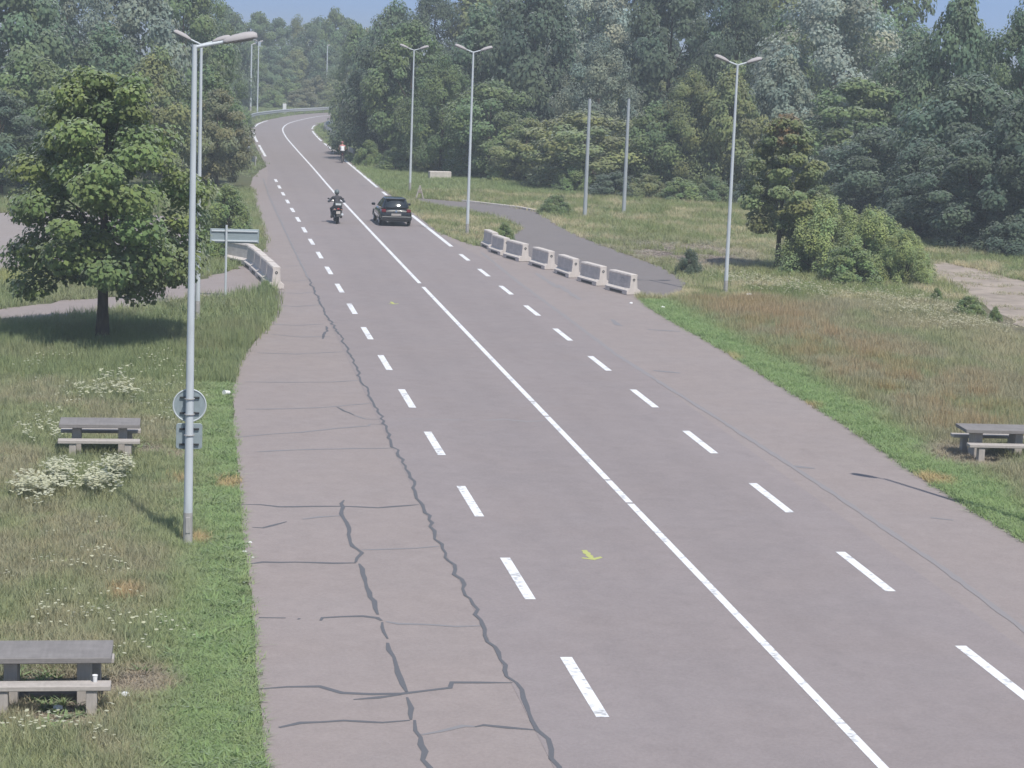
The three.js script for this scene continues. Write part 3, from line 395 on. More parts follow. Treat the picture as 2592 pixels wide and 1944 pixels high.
wood('spreading bright green tree in front of the silver poplar', G1, 1, 43.2, -134.0, 8.5, 4.32);
wood('dark tree standing behind the yellow green bushes', D, 4, 41.4, -124.0, 5.8, 3.01);
wood('tall hazy green tree between the two patches of sky at the right', B, 0, 49.1, -132.0, 14.5, 2.93);
wood('hazy tree right of the big silver poplar, below the left patch of sky', B, 4, 47.1, -134.0, 11.2, 2.96);
wood('large dark blue green tree near the right picture edge', ['dark_tree', 'deep'], 4, 44.0, -116.0, 9.3, 3.53);
wood('very dark low tree over the right gravel track', D, 1, 40.9, -107.0, 6.0, 3.01);
wood('tall tree cut by the upper right picture edge', B, 3, 49.3, -122.0, 13.2, 3.46);
wood('dark tree cut by the right picture edge above the track', D, 0, 43.4, -105.0, 8.3, 2.86);
wood('dark low tree left of the gravel track behind the feathery bushes', D, 2, 40.1, -112.0, 5.5, 2.47);
// right wood, back rows
{
  const r = rng(77), list = [19.0, -240.0, 12.0, 3.16, 21.5, -225.0, 14.1, 3.96, 24.3, -215.0, 15.9, 4.50, 29.0, -215.0, 16.6, 4.75, 31.8, -205.0, 16.6, 4.77, 36.4, -205.0, 18.6, 5.02, 42.8, -205.0, 19.3, 5.04, 48.1, -200.0, 19.8, 5.18, 55.0, -200.0, 20.1, 5.45, 59.5, -195.0, 17.3, 4.69, 63.3, -190.0, 18.8, 4.61, 28.6, -190.0, 11.6, 3.58, 32.8, -185.0, 11.7, 3.50, 39.3, -182.0, 10.7, 3.67, 44.5, -178.0, 12.5, 3.62, 49.4, -175.0, 13.4, 3.78, 57.4, -165.0, 12.5, 3.83, 57.5, -150.0, 11.8, 3.69, 59.4, -140.0, 16.2, 4.00, 50.3, -115.0, 10.4, 3.16];
  const nth = ['first', 'second', 'third', 'fourth', 'fifth', 'sixth', 'seventh', 'eighth', 'ninth', 'tenth', 'eleventh', 'twelfth', 'thirteenth', 'fourteenth', 'fifteenth', 'sixteenth'];
  for (let i = 0; i < list.length; i += 4) wood(i < 44 ? `hazy green tree in the rearmost row of the right wood, ${nth[i / 4]} from the left` : `green tree in the middle row of the right wood, ${nth[i / 4 - 11]} from the left`, [G1, B, D, O, B][i / 4 % 5], Math.floor(r() * 5), list[i], list[i + 1], list[i + 2], list[i + 3], 'trees in the back rows of the right hand wood');
}
// undergrowth along the right wood
{
  const list = [14.4, -170.0, 2.1, 1.31, 16.0, -163.0, 1.8, 1.61, 17.9, -161.0, 1.4, 1.60, 20.6, -160.0, 1.5, 1.94, 23.1, -158.0, 1.4, 2.10, 25.0, -148.0, 1.5, 1.81, 26.4, -143.0, 2.1, 1.91, 28.4, -140.0, 1.7, 1.88, 30.4, -139.0, 1.7, 1.71, 32.4, -137.0, 1.6, 1.70, 34.6, -137.0, 1.8, 1.70, 37.2, -136.0, 1.9, 1.85, 39.8, -130.0, 1.8, 1.79, 39.8, -112.0, 1.9, 1.56, 40.2, -106.0, 1.7, 1.61, 41.6, -103.0, 2.0, 1.58];
  for (let i = 0; i < list.length; i += 4) bush(`leafy undergrowth bush at the foot of the right wood, ${['leftmost', 'second', 'third', 'fourth', 'fifth', 'sixth', 'seventh', 'eighth', 'ninth', 'tenth', 'eleventh', 'twelfth', 'thirteenth', 'fourteenth', 'fifteenth', 'last'][i / 4]} counted from the left`, ['shrub', 'mid', 'olive', 'dark'][(i / 4) % 4 === 3 || i > 50 ? 3 : (i / 4) % 3], i % 8 ? 0 : 2, list[i], list[i + 1], list[i + 2], list[i + 3], 'undergrowth bushes along the right hand wood', 'undergrowth_bush');
}
bush('bright lime green shrubs by the white concrete block', 'lime', 0, 22.4, -152.0, 1.3, 1.35);
// trees beyond the bend
{
  const r = rng(78), list = [5.6, -300.0, 14.5, 3.94, 10.9, -345.0, 14.4, 3.78, 14.6, -355.0, 13.7, 3.50, 17.9, -360.0, 14.0, 3.55, 20.8, -350.0, 14.2, 3.84, 22.9, -340.0, 15.7, 2.99, 25.9, -350.0, 13.9, 3.07, 27.5, -335.0, 12.4, 3.31, 27.3, -300.0, 12.2, 3.96, 8.4, -320.0, 8.8, 3.15, 12.8, -338.0, 9.0, 3.70, 16.9, -340.0, 8.8, 3.73, 21.1, -336.0, 10.4, 3.69, 24.8, -328.0, 8.7, 3.96];
  for (let i = 0; i < list.length; i += 4) wood(i < 36 ? `hazy treetop beyond the far bend, ${['leftmost', 'second', 'third', 'fourth', 'fifth', 'sixth', 'seventh', 'eighth', 'ninth'][i / 4]} along the skyline from the left` : `hazy tree below the far skyline, ${['leftmost', 'second', 'third', 'fourth', 'rightmost'][[0, 1, 2, 3, 4][i / 4 - 9]]} one behind the far guard rail`, [B, G1, B, O][i / 4 % 4], Math.floor(r() * 5), list[i], list[i + 1], list[i + 2], list[i + 3], 'trees beyond the far bend');
  const low = [10.5, -322.0, 3.8, 3.17, 14.8, -326.0, 4.2, 3.22, 19.2, -328.0, 4.7, 3.24, 22.9, -326.0, 5.2, 3.22, 12.3, -316.0, 2.9, 2.42, 17.0, -320.0, 2.9, 2.81, 21.2, -322.0, 3.1, 2.83];
  for (let i = 0; i < low.length; i += 4) bush(`pale olive bush behind the far guard rail, ${['leftmost', 'second', 'third', 'rightmost'][i / 4] ?? ['front left', 'front middle', 'front right'][i / 4 - 4]} one`, ['olive', 'shrub', 'brown'][i / 4 % 3], 0, low[i], low[i + 1], low[i + 2], low[i + 3], 'bushes behind the far guard rail');
}
// left wood
wood('tall hazy tree at the upper left picture corner', B, 0, -11.8, -150.0, 14.4, 4.28);
wood('grey green willow behind the top of the maple', S2, 3, -8.9, -165.0, 14.8, 4.34, undefined, M.barkPale);
wood('silver grey tree left of the near lamp head', S2, 0, -4.3, -170.0, 14.8, 4.28, undefined, M.barkPale);
wood('green tree right behind the near lamp head', G1, 1, -0.4, -180.0, 14.5, 3.94);
wood('green tree left of the sky gap beside the near lamp head', G1, 3, 1.5, -215.0, 15.2, 3.77);
wood('lower green tree left behind the maple', G1, 4, -9.3, -132.0, 8.3, 3.33);
wood('dark tree at the left picture edge behind the maple', D, 1, -10.5, -124.0, 6.0, 2.59);
wood('green tree behind the right side of the maple', O, 0, -1.9, -134.0, 8.6, 2.79);
wood('dark green tree right behind the second lamp post', G1, 0, 1.3, -142.0, 7.5, 2.33);
wood('brownish tree leaning over the left road edge', ['brownish_tree', 'brown'], 1, 1.9, -137.0, 6.4, 2.10);
wood('darker green tree behind the brownish one at the road', G1, 3, 2.5, -190.0, 9.3, 2.70);
wood('green tree filling the gap behind the maple', B, 0, -5.6, -150.0, 10.0, 3.29);
wood('low tree at the road edge before the far bend', O, 4, 4.0, -205.0, 3.9, 1.57);
bush('small bush hiding the left end of the far guard rail', 'mid', 0, 6.2, -240.0, 2.0, 1.21);
bush('green shrub on the left verge behind the direction sign', 'shrub', 2, 1.9, -101.0, 2.8, 1.53);
bush('small green shrub between the sign and the left concrete barriers', 'shrub', 0, 1.3, -92.0, 1.2, 0.71);
// single trees and bushes on the right meadow
{
  const c = crownGeometry(103, { rx: 1.72, y0: 1.95, y1: 6.75, n: 66, leaf: 0.17, per: 230, flat: 0.62, cr: 0.29, inner: 3, prof: (t) => Math.pow(Math.sin(Math.PI * Math.pow(0.14 + 0.82 * t, 0.9)), 0.6), warm: 0.13 });
  const young = tree('young_tree', 'young tree with reddish top beside the tall right lamp post', null, 26.5, -92.6, 1, c, leafMats.reddish, trunkGeometry(104, 5, 0.13, c.userData.clumps, 10, 0.25), M.bark);
  part('crown_top', crownGeometry(105, { rx: 0.75, y0: 5.7, y1: 7.0, n: 16, leaf: 0.17, per: 110, flat: 0.8, cr: 0.42 }), leafMat([0.15, 0.112, 0.06]), young);
}
bush('tallest yellow green feathery bush right behind the young tree', 'lime', 1, 28.3, -91.0, 3.2, 2.30);
bush('middle yellow green feathery bush of the clump', 'lime', 1, 29.8, -89.5, 2.9, 1.96);
bush('rightmost low feathery bush beside the gravel track', 'lime', 1, 30.8, -88.0, 2.2, 1.53);
bush('leftmost small feathery bush at the foot of the young tree', 'shrub', 1, 27.3, -92.0, 1.9, 0.95);
bush('bush at the front of the yellow green clump', 'shrub', 0, 28.3, -87.5, 1.7, 1.31);
bush('dark flowering bush beside the closed side road', 'dark', 2, 21.8, -90.0, 1.2, 0.67);
bush('round weed bush on the gravel track, larger one', 'shrub', 2, 29.3, -76.0, 0.9, 0.75);
bush('tiny weed bush right of the larger one on the track', 'shrub', 2, 30.2, -75.5, 0.6, 0.32);
bush('tiny weed bush left of the larger one on the track', 'shrub', 2, 29.7, -80.5, 0.7, 0.32);
bush('weeds behind the upper end of the right concrete barriers', 'shrub', 2, 15.5, -103.0, 1.1, 0.71);
bush('weed bush on the grass by the side road bend', 'shrub', 2, 21.5, -123.0, 1.2, 1.23);
bush('overgrown weeds at the near end of the left concrete barriers', 'shrub', 2, 3.0, -79.2, 0.6, 0.49);

// ------------------------------------------------------------------ street lamps
const poleGeo = (h, r0, r1) => { const g = new THREE.CylinderGeometry(r1, r0, h, 12, 6); return g.translate(0, h / 2, 0); };
function headGeometry() { const rings = []; for (const [x, w, t, b] of [[0, 0.05, 0.035, -0.035], [0.06, 0.075, 0.055, -0.045], [0.2, 0.115, 0.09, -0.045], [0.42, 0.125, 0.1, -0.045], [0.56, 0.115, 0.085, -0.045], [0.62, 0.07, 0.045, -0.04]]) { const ring = []; for (const [u, v] of [[-1, 0], [-0.92, 0.55], [-0.55, 0.95], [0, 1.05], [0.55, 0.95], [0.92, 0.55], [1, 0]]) ring.push(V(x, v * t, u * w)); ring.push(V(x, b, w), V(x, b, -w)); rings.push(ring.reverse()); } return loft(rings); }
const headGeo = headGeometry(), diffuserGeo = box(0.36, 0.03, 0.19, 0.012).translate(0.36, -0.055, 0);
function lampHead(t, h, turn, armLen, tilt) {
  const c = Math.cos(tilt), s = Math.sin(tilt), put = (g) => { const q = g.clone(); q.applyMatrix4(new THREE.Matrix4().makeRotationZ(tilt)); q.translate(0, h, 0); q.rotateY(turn); return q; };
  part('arm', put(bar(V(-0.03, 0, 0), V(armLen, 0, 0), 0.034, 0.03, 10)), M.steel, t);
  const hd = part('lamp_head', put(headGeo.clone().translate(armLen - 0.04, 0, 0)), M.head, t);
  part('diffuser', put(diffuserGeo.clone().translate(armLen - 0.04, 0, 0)), M.glass, hd);
}
function lamp(label, x, z, h, heads, group, turn = 0, r0 = 0.085, r1 = 0.045) {
  const t = thing('street_lamp', x, -0.02, z, turn);
  part('pole', poleGeo(h - 0.65, r0 * 0.97, r1).translate(0, 0.65, 0), M.steel, t);
  part('pole_foot', poleGeo(0.65, r0 * 1.04, r0 * 1.0), M.steelDirty, t);
  part('access_door', box(0.085, 0.3, 0.02, 0.006).translate(0, 0.42, r0 * 1.0), M.steelDirty, t);
  part('base_collar', at(new THREE.CylinderGeometry(r0 * 1.5, r0 * 1.7, 0.06, 14), 0, 0.03, 0), M.concrete, t);
  for (const [a, l, tilt] of heads) lampHead(t, h - 0.05, a, l, tilt);
  return tag(t, label, 'street lamp', group);
}
const LG = 'street lamps along the road', both = [[0, 0.42, 0.3], [Math.PI, 0.42, 0.34]];
lamp('nearest street lamp, single arm over the left verge with round sign on its post', 0.11, -38.87, 9.24, [[-0.03, 0.56, 0.22]], LG);
lamp('second street lamp on the left, double armed, just right of the nearest one', 0.42, -71.7, 9.24, [[0, 0.42, 0.3], [Math.PI, 0.42, 0.42]], LG);
lamp('double armed street lamp just behind the car, right road edge', 14.53, -138.9, 9.3, both, LG);
lamp('double armed street lamp left of the right concrete barriers', 14.16, -106.7, 9.32, both, LG);
lamp('tall double armed street lamp on the right meadow beside the young tree', 21.37, -81.9, 9.22, both, LG);
lamp('thin far street lamp behind the guard rail in the bend', 21.2, -331, 9.4, [[1.2, 0.3, 0.2]], LG, 0, 0.11, 0.08);
lamp('left one of two far street lamps side by side at the bend', 8.62, -298.1, 9.2, [[0.9, 0.3, 0.2]], LG, 0, 0.14, 0.11);
lamp('right one of two far street lamps side by side at the bend', 8.9, -277, 9.55, [[0.9, 0.3, 0.2], [-2.3, 0.3, 0.3]], LG, 0, 0.1, 0.07);
lamp('far street lamp top rising out of the left trees', 6.2, -300, 9.3, [[0.2, 0.4, 0.15]], LG, 0, 0.12, 0.09);
lamp('street lamp outside the right picture edge that shades the right shoulder', 17.75, -40.05, 9.2, [[2.36, 0.25, 0.15]], LG);
function bare(label, x, z) { const t = thing('headless_pole', x, -0.02, z); part('pole', poleGeo(6.9, 0.12, 0.085), M.steelOld, t); part('base_collar', at(new THREE.CylinderGeometry(0.17, 0.2, 0.1, 12), 0, 0.05, 0), M.concrete, t); part('top_cap', at(new THREE.CylinderGeometry(0.06, 0.09, 0.05, 10), 0, 6.92, 0), M.dark, t); return tag(t, label, 'pole', 'headless lamp poles on the right meadow'); }
bare('headless grey pole on the right meadow, left one of two', 22.79, -120.3);
bare('headless grey pole on the right meadow, right one of two', 25.91, -124.3);

// ------------------------------------------------------------------ signs
{
  const t = thing('direction_sign', 1.46, -0.02, -77.76);
  part('post', poleGeo(2.72, 0.04, 0.04), M.steel, t);
  part('panel', box(1.78, 0.52, 0.04, 0.04, 3).translate(0.3, 2.32, -0.09), M.signBack, t);
  for (const y of [2.5, 2.14]) part('rail', box(1.68, 0.055, 0.045, 0.01).translate(0.3, y, -0.05), M.steel, t);
  for (const y of [2.5, 2.14]) part('clamp', box(0.12, 0.045, 0.06, 0.01).translate(0, y, -0.02), M.steelDirty, t);
  tag(t, 'back of a small direction sign on a thin post before the left barriers', 'road sign');
  const a = thing('round_sign', 0.11, 2.62, -39.0), ring = new THREE.TorusGeometry(0.3, 0.014, 6, 40);
  part('plate', at(new THREE.CylinderGeometry(0.3, 0.3, 0.02, 40), 0, 0, -0.02, Math.PI / 2), M.signBack, a); part('rim', at(ring, 0, 0, -0.01), M.steel, a);
  for (const y of [0.15, -0.14]) part('bracket', box(0.36, 0.035, 0.03, 0.008).translate(0, y, 0.01), M.dark, a);
  for (const y of [0.15, -0.14]) part('strap', at(new THREE.TorusGeometry(0.088, 0.009, 5, 20), 0, y, 0.13, Math.PI / 2), M.steelDirty, a);
  tag(a, 'back of a round traffic sign strapped to the nearest lamp post', 'road sign');
  const b = thing('square_sign', 0.11, 2.04, -39.0), sh = new THREE.Shape(), q = 0.235, c = 0.05; sh.moveTo(-q + c, -q); sh.lineTo(q - c, -q); sh.quadraticCurveTo(q, -q, q, -q + c); sh.lineTo(q, q - c); sh.quadraticCurveTo(q, q, q - c, q); sh.lineTo(-q + c, q); sh.quadraticCurveTo(-q, q, -q, q - c); sh.lineTo(-q, -q + c); sh.quadraticCurveTo(-q, -q, -q + c, -q);
  part('plate', new THREE.ExtrudeGeometry(sh, { depth: 0.016, bevelSize: 0.006, bevelThickness: 0.004, bevelSegments: 1 }).translate(0, 0, -0.03), M.signBack, b);
  for (const y of [0.14, -0.15]) part('bracket', box(0.36, 0.035, 0.03, 0.008).translate(0, y, 0.01), M.dark, b);
  part('strap', at(new THREE.TorusGeometry(0.09, 0.009, 5, 20), 0, 0.05, 0.13, Math.PI / 2), M.steelDirty, b);
  tag(b, 'back of a square plate below the round sign on the nearest lamp post', 'road sign');
  const d = thing('marker_post', 13.0, 0, -291); part('post', box(0.5, 1.35, 0.3, 0.08).translate(0, 0.68, 0), M.white, d); part('cap', box(0.5, 0.1, 0.3, 0.04).translate(0, 1.42, 0), M.steelDirty, d); tag(d, 'stout white marker post at the far guard rail', 'marker post');
  const e = thing('warning_sign', 23.2, 0, -318); part('post', poleGeo(1.5, 0.05, 0.05), M.steel, e); part('panel', box(0.8, 0.9, 0.05, 0.03).translate(0, 1.7, 0.06), M.white, e); part('red_stripe', box(0.3, 0.9, 0.04, 0.02).translate(0.15, 1.7, 0.085), M.red, e); tag(e, 'small red and white sign at the end of the far guard rail', 'road sign');
}

// ------------------------------------------------------------------ guard rails
function guardRail(label, pts, top, name = 'guard_rail') {
  const t = thing(name), curve = new THREE.CatmullRomCurve3(pts.map(([x, z]) => V(x, 0, z)), false, 'centripetal'), L = curve.getLength(), n = Math.ceil(L / 2), rings = [];
  const prof = [[0.02, 0.155], [0.075, 0.115], [0.08, 0.055], [0.02, 0.0], [0.08, -0.055], [0.075, -0.115], [0.02, -0.155], [0.0, -0.155], [0.0, 0.155]];
  curve.getSpacedPoints(n).forEach((p, i) => { const tg = curve.getTangentAt(i / n), nx = -tg.z, nz = tg.x; rings.push(prof.map(([o, y]) => V(p.x + nx * o, top - 0.22 + y * 1.4, p.z + nz * o)).reverse()); });
  part('rail', loft(rings), M.rail, t);
  const m = Math.floor(L / 4); for (let i = 0; i <= m; i++) { const p = curve.getPointAt(i / m), tg = curve.getTangentAt(i / m); part('post', at(box(0.07, top, 0.11, 0.01), p.x + tg.z * 0.06, top / 2, p.z - tg.x * 0.06, 0, Math.atan2(-tg.x, -tg.z)), M.steelDirty, t); }
  return tag(t, label, 'guard rail');
}
guardRail('short guard rail at the left road edge beside the brownish tree', [[5.2, -163], [4.67, -164.06], [5.24, -183.27], [5.9, -205]], 0.78);
guardRail('long guard rail round the outside of the far bend', [[6.9, -254], [8.36, -267.29], [10.30, -276.44], [13.16, -287.08], [17.51, -297.87], [21.40, -307.53], [30, -319], [42, -331]], 0.78);
guardRail('guard rail on the inside of the far bend by the dark trees', [[14.0, -180], [13.79, -188.74], [14.18, -202.81], [14.83, -222.75], [15.36, -241.10], [18.3, -258], [23, -277]], 0.78);

// ------------------------------------------------------------------ concrete barriers
function barrierProfile(len) {
  const half = [[0.29, 0.02], [0.29, 0.17], [0.16, 0.25], [0.125, 0.72], [0.15, 0.76], [0.13, 0.8]], pts = [...half, ...half.map(([x, y]) => [-x, y]).reverse()];
  const s = new THREE.Shape(pts.map(([x, y]) => new THREE.Vector2(x, y))), g = new THREE.ExtrudeGeometry(s, { depth: len - 0.03, bevelEnabled: true, bevelSize: 0.012, bevelThickness: 0.015, bevelSegments: 2 });
  return g.translate(0, 0, -(len - 0.03) / 2);
}
const barrierBody = barrierProfile(1.96);
function barrier(label, a, b, group, h = 1) { // a, b: ends of the middle line on the ground
  const L = Math.hypot(b[0] - a[0], b[1] - a[1]), t = thing('concrete_barrier', (a[0] + b[0]) / 2, 0.004, (a[1] + b[1]) / 2, Math.atan2(b[0] - a[0], b[1] - a[1])); t.scale.set(1, h, L / 1.96);
  part('body', barrierBody, M.concrete, t);
  for (const s of [-1, 1]) part('side_panel', at(box(0.022, 0.40, 1.5, 0.006), s * 0.142, 0.49, 0, 0, 0, s * 0.074), M.wallface, t);
  for (const s of [-1, 1]) part('foot_slot', box(0.03, 0.1, 1.1, 0.01).translate(s * 0.293, 0.07, 0), M.dark, t);
  for (const s of [-1, 1]) part('lifting_eye', at(new THREE.TorusGeometry(0.04, 0.014, 6, 14), 0, 0.6, s * 0.985), M.dark, t);
  return tag(t, label, 'concrete barrier', group);
}
const ends = [[14.45, -101.0], [14.48, -99.0], [14.6, -96.95], [15.0, -94.6], [15.62, -91.75], [16.1, -88.9], [16.65, -86.1], [17.35, -83.3]], BG = 'row of concrete barriers closing the right side road';
const bl = ['farthest of the seven right barriers, beside the lamp post', 'second farthest of the seven right barriers, standing askew', 'third farthest of the seven right barriers, streaked grey face', 'middle one of the seven right concrete barriers', 'third nearest of the seven right concrete barriers', 'second nearest of the seven right concrete barriers', 'nearest of the seven right barriers with a ring drawn on its face'];
const bpos = [[[14.42, -101.4], [14.55, -99.5]], [[14.42, -98.6], [14.7, -96.7]], [[14.72, -96.0], [15.15, -94.0]], [[15.4, -92.7], [15.78, -90.7]], [[16.0, -89.5], [16.28, -87.5]], [[16.45, -86.5], [16.9, -84.6]], [[17.05, -83.5], [17.55, -81.6]]];
bpos.forEach(([a, b], i) => { const t = barrier('grey concrete barrier, ' + bl[i], a, b, BG); if (i === 6) { const g = new THREE.TorusGeometry(0.15, 0.018, 5, 26); part('drawn_ring', at(g.scale(1, 1, 0.15), -0.157, 0.48, 0.28, 0, -Math.PI / 2), M.steelDirty, t); } });
[[[1.9, -91.6], [2.75, -90.0]], [[2.72, -89.6], [2.95, -87.7]], [[2.95, -87.4], [3.12, -85.5]], [[3.12, -85.2], [3.3, -83.3]], [[3.3, -83.0], [3.45, -81.1]]].forEach(([a, b], i) => barrier('grey concrete barrier, ' + ['farthest of the five left barriers, turned towards the camera', 'second farthest of the five left barriers', 'middle one of the five left barriers', 'second nearest of the five left barriers', 'nearest of the five left barriers, half in the weeds'][i], a, b, 'row of concrete barriers closing the left side road', 1.06));
{
  const t = thing('concrete_block', 18.2, 0, -153.4, 0.12); part('body', box(1.62, 0.62, 0.55, 0.05, 3).translate(0, 0.3, 0), M.concrete, t); part('foot', box(1.5, 0.06, 0.6, 0.02).translate(0, 0.03, 0), M.leg, t); tag(t, 'pale concrete block lying in the grass before the wood', 'concrete block');
  const a = thing('folding_barrier', 14.5, 0, -132.6, 0.3); a.scale.setScalar(0.85); for (const s of [-1, 1]) part('leg', at(box(0.09, 1.0, 0.07, 0.02), s * 0.16, 0.48, 0, 0, 0, s * 0.3), M.leg, a); part('crossbar', box(0.3, 0.2, 0.06, 0.02).translate(0, 0.55, 0.02), M.stone, a); part('top_cap', box(0.16, 0.1, 0.09, 0.03).translate(0, 0.96, 0), M.leg, a); tag(a, 'small white A shaped marker in the grass behind the car', 'traffic marker');
  const pts = [[17.08, -131.25], [18.53, -129.08], [19.94, -126.97], [20.74, -124.39]], gs = []; for (let i = 0; i + 1 < pts.length; i++) { const [x, z] = pts[i], [p, q] = pts[i + 1], L = Math.hypot(p - x, q - z), k = Math.max(1, Math.round(L / 1.6)); for (let j = 0; j < k; j++) gs.push(at(box(L / k - 0.03, 0.14, 0.22, 0.02), mix(x, p, (j + 0.5) / k), 0.05, mix(z, q, (j + 0.5) / k) - 0.12, 0, Math.atan2(-(q - z), p - x))); }
  const kb = new THREE.Group(); kb.name = 'kerb'; kb.userData.kind = 'structure'; scene.add(kb); gs.forEach((g) => part('kerb_stone', g, M.concrete, kb));
}

// ------------------------------------------------------------------ picnic tables
function picnicTable(label, x, z, turn) {
  const t = thing('picnic_table', x, groundY(x, z), z, turn);
  const top = part('table_top', box(1.77, 0.085, 0.9, 0.015).translate(0, 0.715, 0), M.tabletop, t);
  for (const s of [-1, 1]) part('pedestal', box(0.19, 0.68, 0.5, 0.015).translate(s * 0.5, 0.33, 0), M.leg, t);
  for (const s of [-1, 1]) { const b = part('bench', box(1.78, 0.075, 0.28, 0.015).translate(0, 0.42, s * 0.66), M.leg, t); for (const q of [-1, 1]) part('bench_leg', box(0.15, 0.4, 0.2, 0.012).translate(q * 0.6 + 0.03, 0.18, s * 0.67), M.leg, b); }
  return tag(t, label, 'picnic table', 'concrete picnic tables on the verges');
}
picnicTable('grey concrete picnic table at the lower left picture corner', -1.83, -29.38, 0);
picnicTable('grey concrete picnic table on the left verge beside the near lamp post', -1.84, -47.38, 0.01);
picnicTable('grey concrete picnic table on the right verge, cut by the picture edge', 19.5, -48.15, -0.06);
function stoneSlab(label, x, z, w, d, turn) { const r = rng(Math.round(x * 50 + z * 90) + 7), s = new THREE.Shape(), n = 9; for (let i = 0; i < n; i++) { const a = i / n * 6.283, k = 0.8 + 0.3 * r(), sx = Math.sign(Math.cos(a)) * Math.pow(Math.abs(Math.cos(a)), 0.5), sy = Math.sign(Math.sin(a)) * Math.pow(Math.abs(Math.sin(a)), 0.5); i ? s.lineTo(sx * w / 2 * k, sy * d / 2 * k) : s.moveTo(sx * w / 2 * k, sy * d / 2 * k); } const g = new THREE.ExtrudeGeometry(s, { depth: 0.07, bevelSize: 0.015, bevelThickness: 0.015, bevelSegments: 2 }); g.rotateX(-Math.PI / 2); const m = part(numbered('stone_slab'), g, M.stone, scene); m.position.set(x, groundY(x, z) - 0.01, z); m.rotation.y = turn; tag(m, label, 'stone slab', 'paving slabs round the near picnic table'); }
stoneSlab('flat broken stone slab under the front bench, left piece', ...[-2.07, -29.61], 0.5, 0.35, 0.1);
stoneSlab('flat broken stone slab under the front bench, right piece', ...[-1.68, -29.67], 0.6, 0.38, -0.1);
stoneSlab('small stone slab at the right end of the front bench', ...[-1.16, -29.78], 0.2, 0.3, 0.3);

// ------------------------------------------------------------------ litter
function crumple(name, label, x, z, s, mat, y = 0) { const g = new THREE.IcosahedronGeometry(1, 2), p = g.attributes.position, sd = Math.round(x * 37 + z * 11); for (let i = 0; i < p.count; i++) { const k = 0.6 + 0.75 * vn(p.getX(i) * 2.3 + sd, p.getY(i) * 2.3 + p.getZ(i) * 1.7); p.setXYZ(i, p.getX(i) * k * s, p.getY(i) * k * s * 0.55, p.getZ(i) * k * s * 0.8); } g.computeVertexNormals(); const m = part(numbered(name), g, mat, scene); m.position.set(x, (pavedDist(x, z) < 0 ? 0 : groundY(x, z)) + s * 0.4 + y, z); return tag(m, label, name === 'stone' ? 'stone' : 'litter'); }
crumple('crumpled_paper', 'crumpled pale blue paper in the grass right of the near picnic table', ...[-0.79, -29.34], 0.085, M.paper, 0.05);
crumple('crumpled_paper', 'scrap of white paper in front of the near picnic table', ...[-1.67, -28.86], 0.06, M.paper, 0.04);
crumple('stone', 'white pebble on the left shoulder, farthest of three', ...[1.27, -39.06], 0.035, M.white);
crumple('stone', 'white pebble at the grass edge of the left shoulder', ...[1.15, -38.36], 0.04, M.white);
crumple('stone', 'tiny white pebble on the left shoulder, nearest of three', ...[1.29, -37.90], 0.022, M.white);
crumple('crumpled_paper', 'white scrap at the edge of the right shoulder by the nearest barrier', ...[16.86, -78.69], 0.07, M.white);
crumple('crumpled_paper', 'white scrap in the weeds right of the nearest right barrier', ...[17.74, -77.11], 0.07, M.white, 0.06);
crumple('crumpled_paper', 'white scrap in the grass at the foot of the tall right lamp', ...[21.87, -80.09], 0.1, M.white, 0.2);
function cup(label, x, y, z, tilt, s = 1) { const t = thing('paper_cup', x, y, z, 0.7); t.rotation.z = tilt; t.scale.setScalar(s); part('body', new THREE.CylinderGeometry(0.045, 0.033, 0.12, 16).translate(0, 0.06, 0), M.white, t); part('rim', at(new THREE.TorusGeometry(0.045, 0.005, 5, 18), 0, 0.12, 0, Math.PI / 2), M.white, t); tag(t, label, 'cup'); }
cup('white paper cup lying at the grass edge of the left shoulder', 1.2, 0.05, -56.2, 1.5, 1.5);
cup('small white cup standing on the front bench of the near picnic table', -1.16, groundY(-1.83, -29.38) + 0.457, -28.78, 0, 0.8);

